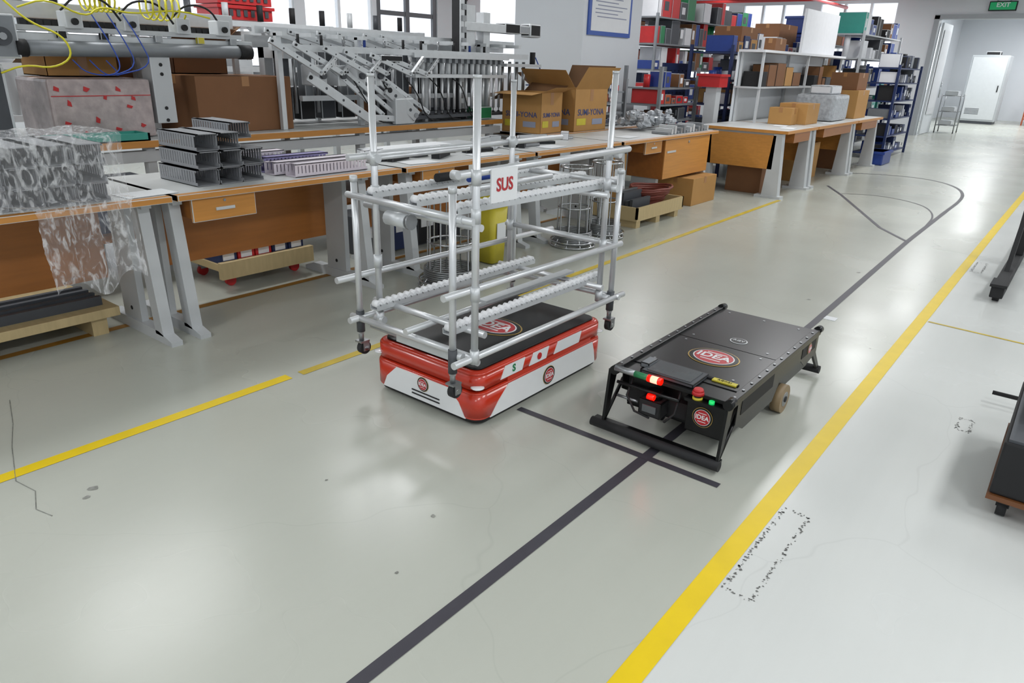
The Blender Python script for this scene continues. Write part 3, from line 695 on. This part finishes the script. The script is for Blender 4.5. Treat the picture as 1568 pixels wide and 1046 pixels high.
# ---------------------------------------------------------------- gantry + linkage machine
b=Bd('linear_gantry_machine')
X=-5.2
b.box(X-.09,1.2,1.41,X+.05,3.3,1.53,ALU2,bev=.006); b.box(X-.1,1.2,1.54,X+.07,3.2,1.57,GREY); b.box(X+.05,1.9,1.45,X+.065,3.25,1.49,STEEL)
b.cyl((X+.09,1.75,1.44),(X+.09,3.15,1.455),.045,MGREY); b.cyl((X+.09,3.15,1.455),(X+.09,3.25,1.456),.05,BLACKM); b.cyl((X+.09,1.7,1.44),(X+.09,1.76,1.44),.05,BLACKM)
b.box(X-.12,1.55,1.38,X+.12,1.72,1.62,MGREY,bev=.01); b.cyl((X+.12,1.63,1.5),(X+.15,1.63,1.5),.05,DGREY,seg=20); b.cyl((X+.15,1.63,1.5),(X+.16,1.63,1.5),.02,STEEL)
for y in (2.0,2.35,2.7,3.0): b.box(X-.02,y,1.56,X+.1,y+.1,1.66,GREY,bev=.006); b.cyl((X+.1,y+.05,1.6),(X+.12,y+.05,1.6),.02,BLACKM)
for i in range(30):
    y=1.8+i*.045; b.box(X-.09,y,1.572,X-.05,y+.036,1.61,BLACKM)
for y in (1.95,2.2,2.55,2.85,3.1): b.box(X+.05,y,1.5,X+.085,y+.05,1.545,random.choice([BLACKM,STEEL,YELP]),bev=.003)
b.box(X-.45,1.2,1.62,X-.35,3.4,1.72,ALU2,bev=.005); b.box(X-.46,1.7,1.72,X-.34,1.95,1.82,DGREY,bev=.01); b.box(X-.46,2.75,1.72,X-.34,2.95,1.8,GREY,bev=.01)
for y in (1.4,2.6,3.6):
    b.box(X-.35,y,.897,X-.27,y+.08,1.5,ALU2); b.box(X-.35,y,1.42,X,y+.08,1.5,ALU2)
for y in (1.4,2.6): b.box(X-.43,y,.897,X-.37,y+.06,1.62,ALU2)
b.box(X-.2,1.2,.897,X+.1,1.62,1.35,DGREY,bev=.02); b.box(X+.1,1.3,1.0,X+.11,1.5,1.2,BLACKM); b.cyl((X+.1,1.55,1.28),(X+.13,1.55,1.28),.018,REDP)
b.box(X-.04,2.48,.98,X+.1,2.62,1.42,GREY,bev=.006)
for z in (1.0,1.08,1.3,1.36): b.cyl((X+.1,2.55,z),(X+.105,2.55,z),.012,BLACKM,seg=8)
b.fin()
b=Bd('pneumatic_assembly_machine')
for (x,z) in ((-5.0,1.5),(-5.35,1.56),(-5.7,1.52),(-5.2,1.62)):
    b.box(x-.02,3.35,z-.025,x+.02,6.5,z+.025,ALU2)
for z,x in ((1.12,-5.15),(1.12,-5.6)): b.box(x-.02,3.7,z-.02,x+.02,6.1,z+.02,ALU2)
for i in range(12):
    y=3.45+i*.26; b.box(-5.75,y-.02,1.58,-4.95,y+.02,1.61,ALU2)
    if i%3==0:
        for x in (-5.05,-5.65): b.box(x-.02,y-.02,.897,x+.02,y+.02,1.6,ALU2)
def arm(p,q,w=.03,t=.012,m=ALU2):
    p=Vector(p);q=Vector(q); d=(q-p); L=d.length; M=frame(p,d,(d.cross(Vector((0,0,1)))).normalized()); o=b.L; b.L=M
    b.box(0,-w,-t,L,w,t,m,bev=.003); b.cyl((.02,0,-t-.008),(.02,0,t+.008),w*.45,BLACKM,seg=10); b.cyl((L-.02,0,-t-.008),(L-.02,0,t+.008),w*.45,STEEL,seg=10)
    for k in range(1,4): b.cyl((L*k/4,0,-t-.002),(L*k/4,0,t+.002),w*.3,DGREY,seg=8)
    b.L=o
for i in range(6):
    y=3.3+i*.24; x=-4.93-.05*(i%2)
    arm((x,y,1.55-.02*i),(x+.05,y+.42,1.32),.02); arm((x+.05,y+.42,1.32),(x,y+.62,1.46),.016)
    arm((x-.2,y+.1,1.62),(x-.15,y+.6,1.5),.018)
for i in range(5):
    y=3.9+.14*i; arm((-5.0,y,1.36-.02*i),(-4.95,y+.5,.98),.018)
for i in range(4):
    y=3.75+i*.2; b.box(-5.2,y,1.22,-4.98,y+.09,1.38,GREY,bev=.01); b.cyl((-4.98,y+.045,1.3),(-4.95,y+.045,1.3),.025,DGREY)
for i in range(11):
    y=3.6+i*.22; b.box(-5.35,y,1.1,-5.25,y+.08,1.52,random.choice([DGREY,MGREY,BLACKM]),bev=.006); b.cyl((-5.22,y+.1,1.0),(-5.22,y+.1,1.48),.014,STEEL,seg=8); b.box(-5.6,y+.05,.93,-5.4,y+.2,1.2,random.choice([BLACKM,DGREY,CARD,DGREY]),bev=.006)
    b.cyl((-5.0,y,1.525),(-5.0,y,1.6),.012,random.choice([BLACKM,STEEL,BLUE]),seg=8)
arm((-4.93,3.62,1.3),(-4.9,4.25,.93),.036,.01); arm((-4.93,4.1,.98),(-4.93,4.75,.93),.024); arm((-4.95,4.45,1.2),(-4.9,4.75,.96),.05,.02,GREY)
b.box(-5.0,4.35,1.42,-4.9,4.6,1.47,BLACKM,bev=.006); b.box(-5.02,4.5,.9,-4.9,4.72,1.12,GREY,bev=.01)
for i in range(15):
    y=4.85+i*.085
    b.cyl((-5.0,y,1.0),(-5.0,y,1.3),.014,ALU,seg=8); b.cyl((-5.0,y,1.3),(-5.0,y,1.42),.022,GREY,seg=8); b.cyl((-5.0,y,.93),(-5.0,y,1.0),.006,STEEL,seg=6)
    b.cyl((-5.3,y,1.0),(-5.3,y,1.35),.014,ALU,seg=8); b.sph((-5.0,y,.955),.02,BLACKM,seg=8)
    b.box(-5.03,y-.02,1.42,-4.97,y+.02,1.46,MGREY)
b.box(-5.08,4.8,1.29,-4.95,6.1,1.32,ALU2); b.box(-5.05,4.8,1.46,-4.96,6.15,1.5,ALU2)
b.box(-5.35,4.8,.93,-4.95,6.1,.96,DGREY)
b.box(-5.16,5.5,.9,-5.06,5.6,2.6,BLACKM); b.box(-5.06,5.5,1.0,-5.05,5.56,2.6,ALU2)
for k in range(16): b.box(-5.05,5.52,1.0+k*.1,-5.04,5.58,1.05+k*.1,STEEL)
b.box(-5.2,5.55,1.72,-5.05,6.2,1.8,ALU2,bev=.005); b.box(-5.2,6.2,1.72,-5.06,6.45,1.82,BLACKM,bev=.01); b.box(-5.19,6.45,1.73,-5.07,6.62,1.81,STEEL,bev=.01); b.box(-5.2,6.62,1.7,-5.06,6.82,1.84,BLACKM,bev=.02)
b.box(-5.2,5.62,1.5,-5.08,5.75,1.95,ALU2); b.box(-5.2,5.9,1.4,-5.1,6.0,1.9,ALU2); b.box(-5.25,6.1,1.4,-4.95,6.7,1.43,ALU2); b.cyl((-5.0,6.6,1.4),(-5.0,6.6,1.55),.03,BLACKM)
for i in range(4): b.cyl((-5.05,6.15+.12*i,1.1),(-5.05,6.15+.12*i,1.45),.018,STEEL,seg=8)
b.box(-5.12,5.85,.9,-5.0,5.9,1.4,ALU2); b.box(-5.1,5.65,.9,-4.92,5.84,1.02,GREEN,bev=.01)
b.fin()
def coil(name,c,r,n,pitch,ax,m,rr_=.006):
    b=Bd(name); pts=[]
    for i in range(n*14):
        t=i/14*2*math.pi; u,v_,w=r*math.cos(t),r*math.sin(t),pitch*i/14
        o={'y':(u,w,v_),'x':(w,u,v_),'z':(u,v_,w)}[ax]; pts.append(Vector(c)+Vector(o)+Vector((random.uniform(-1,1),0,random.uniform(-1,1)))*r*.05)
    b.tube(pts,rr_,m,seg=6); return b.fin()
coil('yellow_cable_coil',(-5.2,2.15,1.73),.06,7,.03,'y',YCAB); coil('yellow_cable_coil',(-5.15,2.5,1.71),.07,6,.045,'y',YCAB)
def soft(P,n=2): 
    P=[Vector(p) for p in P]
    for _ in range(n):
        Q=[P[0]]
        for i in range(len(P)-1): Q+=[P[i]*.75+P[i+1]*.25,P[i]*.25+P[i+1]*.75]
        P=Q+[P[-1]]
    return P
b=Bd('yellow_cable'); b.tube(soft([(-5.1,1.6,1.3),(-5.02,1.7,1.35),(-5.0,1.85,1.33),(-5.02,1.98,1.4),(-5.05,1.95,1.52),(-5.1,1.8,1.58),(-5.15,1.7,1.7)]),.006,YCAB); b.fin()
b=Bd('yellow_cable'); b.tube(soft([(-5.1,1.75,1.66),(-5.05,1.9,1.72),(-5.05,2.1,1.62),(-5.06,2.2,1.7),(-5.1,2.4,1.66),(-5.08,2.7,1.71),(-5.1,2.95,1.67)]),.006,YCAB); b.fin()
for k in range(3):
    b=Bd('air_hose'); y=2.15+k*.1
    b.tube(soft([(-5.1,y,1.66),(-5.02,y+.05,1.5),(-5.0,y+.1,1.35),(-5.02,y+.05-.1*k,1.29),(-5.05,y-.1,1.3),(-5.1,y-.15,1.38)]),.004,BCAB); b.fin()
b=Bd('air_hose'); b.tube(soft([(-5.0,6.65,1.5),(-4.95,6.75,1.3),(-4.95,6.7,1.25),(-5.0,6.65,1.22),(-5.0,6.5,1.22)]),.006,BCAB); b.fin()
for k in range(5):
    b=Bd('black_hose'); y=4.1+k*.3; b.tube(soft([(-5.0,y,1.3),(-4.93,y+.1,1.1+.03*k),(-4.92,y+.2,.93),(-4.95,y+.4,.91)]),.006,BLACKM); b.fin()
for k in range(3):
    b=Bd('black_hose'); y=2.0+k*.35; b.tube(soft([(-5.15,y,1.66),(-5.1,y+.08,1.75),(-5.1,y+.25,1.74),(-5.12,y+.34,1.62)]),.007,BLACKM); b.fin()
random.seed(77)
b=Bd('profile_frame_machine')
for y in (1.2,2.6,4,5.4,6.8):
    for x in (-7.6,-6.9): b.box(x-.03,y-.03,0,x+.03,y+.03,1.75,ALU2)
    b.box(-7.6,y-.03,1.69,-6.9,y+.03,1.75,ALU2)
for x in (-7.6,-6.9):
    for z in (.9,1.3,1.72): b.box(x-.025,1.2,z-.025,x+.025,6.8,z+.025,ALU2)
b.box(-7.6,1.2,.88,-6.9,6.8,.91,TOP)
for i in range(22):
    y=1.3+i*.25; b.box(-7.4,y,.91,-7.0,y+random.uniform(.08,.2),.91+random.uniform(.1,.75),random.choice([GREY,ALU2,DGREY,WHITEP,MGREY,CARD]),bev=.01)
for i in range(14):
    y=1.4+i*.38; arm((-7.0,y,1.72),(-6.88,y+.3,1.4),.025); b.cyl((-6.9,y+.1,1.75),(-6.9,y+.1,1.9),.03,random.choice([DGREY,GREY,BLACKM]))
b.fin()
b=Bd('red_crate')
for k in range(2):
    z=1.76+k*.14; b.box(-7.4,4.15,z,-7.0,4.75,z+.13,REDP,skip='t'); b.box(-7.42,4.13,z+.1,-6.98,4.77,z+.13,REDP)
    for i in range(7): b.box(-6.995,4.18+i*.08,z+.03,-6.99,4.22+i*.08,z+.09,DGREY)
b.fin()

# ---------------------------------------------------------------- items on desks 3..5
random.seed(21)
b=Bd('metal_parts_pile')
for i in range(34):
    y=3.4+random.random()*2.6; x=-4.2+random.random()*.4
    b.L=rz((x,y,.771),random.uniform(-.6,.6)); w=random.uniform(.015,.04); l=random.uniform(.05,.16)
    b.box(-w,-l,0,w,l,random.uniform(.015,.07),random.choice([ALU2,STEEL,GREY,WHITEP,DGREY,BLACKM]),bev=.003)
b.L=Matrix.Identity(4); b.box(-4.25,3.5,.771,-4.0,4.6,.82,GREY,bev=.006); b.box(-4.22,3.55,.82,-4.04,4.3,.826,PAPER)
b.fin()
b=Bd('paper_sheet_set')
for i,(x,y) in enumerate(((-3.75,.6),(-3.7,1.68),(-3.70,3.6),(-3.70,4.3),(-3.70,5.2),(-3.75,6.6),(-3.0,9.2),(-2.96,10.7),(-3.2,9.5))):
    b.L=rz((x,y,.7725+.02*(x>-3.45)),random.uniform(-.3,.3)); b.box(-.08,-.13,0,.08,.13,.002,PAPER)
b.fin()
b=Bd('poly_bag_pile')
for i in range(46):
    b.sph((-4.3+random.random()*.33,7.35+random.random()*.85,.83+random.random()*.12),random.uniform(.04,.07),BAG,1,1.3,.8,seg=8,jit=.35)
b.fin()
b=Bd('metal_bracket_pile')
for i in range(14):
    y=7.2+i*.075; b.box(-3.8,y,.772,-3.6,y+.05,.80+.03*(i%3),random.choice([ALU2,STEEL,MGREY]),bev=.004)
b.fin()
def shelf(name,x0,y0,x1,y1,zs,h,m,seed,fill=(CARD,CARDL,BLUE,REDP,DGREY,WHITEP),back=None,base=0,step=.3,hh=.26):
    random.seed(seed); b=Bd(name)
    for x in (x0,x1):
        for y in (y0,y1): b.box(x-.02,y-.02,base,x+.02,y+.02,h,m)
    for z in zs: b.box(x0,y0,z-.02,x1,y1,z,m)
    if back: b.box(x0-.01,y0,base+.05,x0,y1,h,back)
    for z in zs:
        y=y0+.05
        while y<y1-.1:
            w=random.uniform(step*.35,step); t=random.uniform(hh*.4,hh*1.1); mm=random.choice(fill); d=random.uniform(.5,.95)
            if y+w>y1-.03: break
            if random.random()<.25:
                b.cyl(((x0+x1)/2,y+w/2,z),((x0+x1)/2,y+w/2,z+t),w*.4,mm)
            else: b.box(x1-(x1-x0)*d,y,z,x1-.03,y+w,z+t,mm,bev=.008)
            if random.random()<.5: b.box(x1-.031,y+w*.2,z+t*.3,x1-.028,y+w*.7,z+t*.7,random.choice([PAPER,WHITEP,DGREY]))
            y+=w+random.uniform(.005,.04)
    return b.fin()
shelf('small_parts_rack',-4.95,7.35,-4.6,7.95,(.80,.92,1.04,1.16),1.3,MGREY,5,(ORANGEP,REDP,ORANGEP,BLUED,WHITEP),base=.771,step=.12,hh=.1)
shelf('small_parts_rack',-4.9,8.45,-4.4,9.5,(.5,.8,1.0,1.2),1.45,MGREY,6,(ORANGEP,BLUE,DGREY,REDP,CARD,BLACKM),step=.2,hh=.18)
shelf('storage_rack',-4.75,9.95,-4.15,11.4,(.2,.62,.98,1.3,1.66),1.75,BLUED,7,(CARD,CARDL,BLUE,BLACKM,DGREY,WHITEP,BLUED))
shelf('storage_rack',-4.75,11.6,-4.15,14.2,(.2,.62,1.1,1.66),1.75,GREY,8,back=WHITEP)
shelf('storage_rack',-3.5,14.45,-2.98,16.3,(.1,.4,.7,1.0,1.3,1.55),1.6,BLUED,9,(BLUED,BLACKM,DGREY,WHITEP,BLUE,MGREY),step=.22,hh=.24)
shelf('storage_rack',-4.3,14.6,-3.7,17.5,(.2,.7,1.2,1.7,2.1),2.15,GREY,10,(DGREY,WHITEP,BLUE,CARD,BLACKM,TEAL),hh=.36)
shelf('storage_rack',-6.6,11.2,-6.0,15.5,(.3,.9,1.4,1.8,2.2),2.25,MGREY,12,(BLUE,DGREY,CARD,REDP,WHITEP,GREEN),hh=.36)
shelf('storage_rack',-8.2,12.5,-7.6,17.5,(.3,.9,1.4,1.9,2.3),2.35,BLUED,13,(ORANGEP,CARD,REDP,BLUED,WHITEP),hh=.38)
shelf('storage_rack',-5.6,15.6,-5.0,19.5,(.3,.9,1.5,2.0),2.1,MGREY,14,(ORANGEP,CARD,BLUE,BLUED,WHITEP,DGREY),hh=.42,step=.45)
b=Bd('overhead_shelf')
for y in (9.7,11.5,13.2):
    for x in (-3.9,-3.62): b.box(x-.015,y-.015,.792,x+.015,y+.015,1.68,GREY)
b.box(-3.93,9.62,1.66,-3.58,13.28,1.69,WHITEP); b.box(-3.93,9.62,1.22,-3.6,13.28,1.24,GREY); b.box(-3.94,9.62,.792,-3.93,13.28,1.66,WALL)
b.box(-3.8,11.55,1.69,-3.76,13.2,2.3,WHITEP,bev=.004)
b.fin()
random.seed(5)
b=Bd('stored_parts_set')
y=9.75
while y<13.1:
    w=random.uniform(.12,.35); m=random.choice([CARD,CARDL,BLUE,DGREY,WHITEP,BLACKM,CARD]); 
    if abs(y-11.5)>.4: b.box(-3.88,y,1.241,-3.65,min(y+w,13.1),1.241+random.uniform(.1,.34),m,bev=.006)
    y+=w+.03
b.fin()
carton('cardboard_box',-3.75,10.0,1.692,-3.6,10.4,1.84,m=CARD)
carton('cardboard_box',-4.6,10.3,1.752,-4.2,11.0,2.0); carton('cardboard_box',-4.65,11.9,1.752,-4.25,12.7,2.12)
b=Bd('blue_tote')
for k in range(2): b.box(-4.6,13.1,1.752+.28*k,-4.1,14.0,2.02+.28*k,BLUE,bev=.02); b.box(-4.62,13.08,1.98+.28*k,-4.08,14.02,2.02+.28*k,BLUE)
b.fin()
b=Bd('red_crate'); b.box(-4.3,9.3,1.22,-4.0,9.56,1.38,REDP,skip='t'); b.box(-4.32,9.28,1.35,-3.98,9.58,1.38,REDP); b.box(-4.2,9.35,0,-4.05,9.5,1.22,GREY); b.fin()
b=Bd('pegboard_panel'); b.box(-5.0,9.6,.9,-4.97,10.4,1.5,BLUED)
for i in range(6):
    for j in range(5): b.cyl((-4.97,9.7+i*.12,1.0+j*.1),(-4.965,9.7+i*.12,1.0+j*.1),.012,BLACKM,seg=6)
b.box(-4.99,9.6,0,-4.96,9.65,.9,GREY); b.box(-4.99,10.35,0,-4.96,10.4,.9,GREY); b.fin()
b=Bd('blue_tote'); b.box(-3.1,13.5,0,-2.75,14.1,.22,BLUE,bev=.02); b.box(-3.12,13.48,.18,-2.73,14.12,.22,BLUE); b.fin()

# ---------------------------------------------------------------- crate with cables, coil stands, yellow bag
b=Bd('cable_crate')
for y in (6.05,6.45,6.85): b.box(-3.72,y-.04,0,-3.24,y+.04,.07,PALE)
b.box(-3.74,5.98,.07,-3.22,6.95,.09,PALE)
for q in ((-3.74,5.98,-3.22,6.0),(-3.74,6.93,-3.22,6.95),(-3.74,5.98,-3.72,6.95),(-3.24,5.98,-3.22,6.95)): b.box(q[0],q[1],.09,q[2],q[3],.2,PALE)
random.seed(3)
for k in range(11):
    r=.1+.01*k; cx=-3.46; cy=6.65+random.uniform(-.02,.02); z=.12+.018*k
    b.tube([(cx+r*math.cos(t*.45)*1.0,cy+r*math.sin(t*.45)*1.3,z+.01*math.sin(t)) for t in range(14)],.013,RCAB,close=True)
for k in range(7): b.box(-3.65+.05*k,6.05,.1,-3.62+.05*k,6.4,.22+random.uniform(0,.12),random.choice([DGREY,REDP,BLACKM,STEEL]))
b.box(-3.71,6.03,.1,-3.68,6.5,.62,CARDL); b.box(-3.68,6.03,.1,-3.5,6.05,.5,CARDL)
b.fin()
def coilstand(cx,cy,r,h):
    b=Bd('wire_coil_stand')
    for z in (.012,.05,h*.5,h):
        rr_=r if z<.2 else r*.7
        b.tube([(cx+rr_*math.cos(t*math.pi/12),cy+rr_*math.sin(t*math.pi/12),z) for t in range(24)],.008,CHROME,close=True)
    for i in range(10):
        t=i*math.pi/5; b.tube([(cx+r*math.cos(t),cy+r*math.sin(t),.012),(cx+r*.72*math.cos(t),cy+r*.72*math.sin(t),.1),(cx+r*.7*math.cos(t),cy+r*.7*math.sin(t),h)],.006,CHROME,seg=5)
    for k in range(8): b.tube([(cx+(r*.82)*math.cos(t*math.pi/10),cy+(r*.82)*math.sin(t*math.pi/10),.03+.014*k) for t in range(20)],.007,STEEL,close=True,seg=5)
    b.fin()
coilstand(-3.25,3.45,.22,.62); coilstand(-3.30,5.02,.19,.66); coilstand(-3.30,5.5,.19,.66)
b=Bd('yellow_bag'); b.loft([(rrect(-3.53,4.03,-3.37,4.19,.03),.01),(rrect(-3.55,4.01,-3.35,4.21,.04),.44)],[YELP]); b.loft([(rrect(-3.56,4.0,-3.34,4.22,.045),.44),(rrect(-3.55,4.01,-3.35,4.21,.04),.48),(rrect(-3.50,4.06,-3.40,4.16,.03),.56)],[YELP]*2); b.box(-3.35,4.06,.2,-3.345,4.16,.32,PAPER); b.fin()  # upright yellow bag, modelled as a lofted body with tapered top

# ---------------------------------------------------------------- right edge equipment
b=Bd('black_equipment_cart')
b.box(.01,2.72,.1,.75,3.4,.3,BLACKM,bev=.008); b.box(.005,2.71,.08,.755,3.41,.098,TRIMB); b.box(.02,2.73,.3,.73,3.38,.31,DGREY)
for x in (.06,.68):
    for y in (2.78,3.32): b.box(x-.02,y-.02,.04,x+.02,y+.02,.08,BLACKM); b.cyl((x-.015,y,.03),(x+.015,y,.03),.03,RUB)
b.box(.06,2.9,.31,.5,3.3,.38,BLACKM,bev=.01)
b.cyl((-.09,3.83,.06),(.5,3.83,.06),.01,BLACKM); b.box(.1,3.4,.05,.14,3.84,.1,BLACKM); b.box(.35,3.4,.05,.39,3.84,.1,BLACKM)
b.fin()
b=Bd('floor_stand')
b.box(-.32,5.76,.03,-.24,8.4,.11,BLACKM,bev=.008); b.cyl((-.3,5.82,.03),(-.26,5.82,.03),.03,RUB); b.box(-.33,5.74,.11,-.23,5.95,.13,BLACKM); b.cyl((-.3,8.3,.03),(-.26,8.3,.03),.03,RUB)
b.box(-.32,7.0,.11,-.24,7.1,1.5,BLACKM,bev=.005); b.box(-.24,7.0,.5,.6,7.08,.56,BLACKM); b.box(-.24,7.0,1.4,.6,7.08,1.46,BLACKM); b.prism([(6.3,.11),(6.4,.11),(7.02,.8),(7.0,.88)],'x',-.3,-.27,BLACKM)
b.box(.52,7.0,0,.6,7.08,1.46,BLACKM)
b.fin()

# ---------------------------------------------------------------- corridor objects
b=Bd('electrical_cabinet'); b.box(-3.85,28.7,.08,-2.8,29.6,2.1,CABM,bev=.02); b.box(-3.8,28.72,0,-2.85,29.55,.08,DGREY); b.box(-3.80,28.685,.14,-2.85,28.7,2.04,CABF); b.box(-2.95,28.67,1.0,-2.92,28.69,1.2,BLACKM); b.box(-3.5,28.8,2.1,-3.1,29.2,2.22,BLACKM,bev=.02)
for k in range(5): b.box(-3.7,28.68,.3+.04*k,-3.3,28.686,.315+.04*k,DGREY)
b.fin()
b=Bd('wire_trolley')
for x in (-3.55,-3.1):
    for y in (22.9,23.5): b.cyl((x,y,.06),(x,y,1.0),.015,STEEL); b.cyl((x-.01,y,.03),(x+.01,y,.03),.03,RUB)
for z in (.2,.55,.95):
    for i in range(6): b.cyl((-3.55,22.9+i*.12,z),(-3.1,22.9+i*.12,z),.008,STEEL,seg=6)
    b.box(-3.5,22.95,z+.01,-3.2,23.4,z+.12,GREY,bev=.01)
b.fin()
shelf('storage_rack',-2.1,29.5,-1.6,31.2,(.2,.7,1.2),1.4,ORANGEP,15,(REDP,CARD,BLUE))

# ---------------------------------------------------------------- world + camera
w=bpy.data.worlds.new('World'); sc.world=w; w.use_nodes=True
w.node_tree.nodes['Background'].inputs[0].default_value=(.88,.94,1,1); w.node_tree.nodes['Background'].inputs[1].default_value=.65
yaw,pitch,roll=.6633,.3751,-.032
fw=Vector((-math.sin(yaw)*math.cos(pitch),math.cos(yaw)*math.cos(pitch),-math.sin(pitch)))
r0=Vector((math.cos(yaw),math.sin(yaw),0)); d0=fw.cross(r0)
r=math.cos(roll)*r0+math.sin(roll)*d0; d=-math.sin(roll)*r0+math.cos(roll)*d0
cd=bpy.data.cameras.new('camera'); cd.sensor_width=36; cd.lens=24.954; cd.clip_end=100
co=bpy.data.objects.new('camera',cd); sc.collection.objects.link(co)
M=Matrix((r,-d,-fw)).transposed().to_4x4(); M.translation=Vector((0,0,1.45)); co.matrix_world=M
sc.camera=co
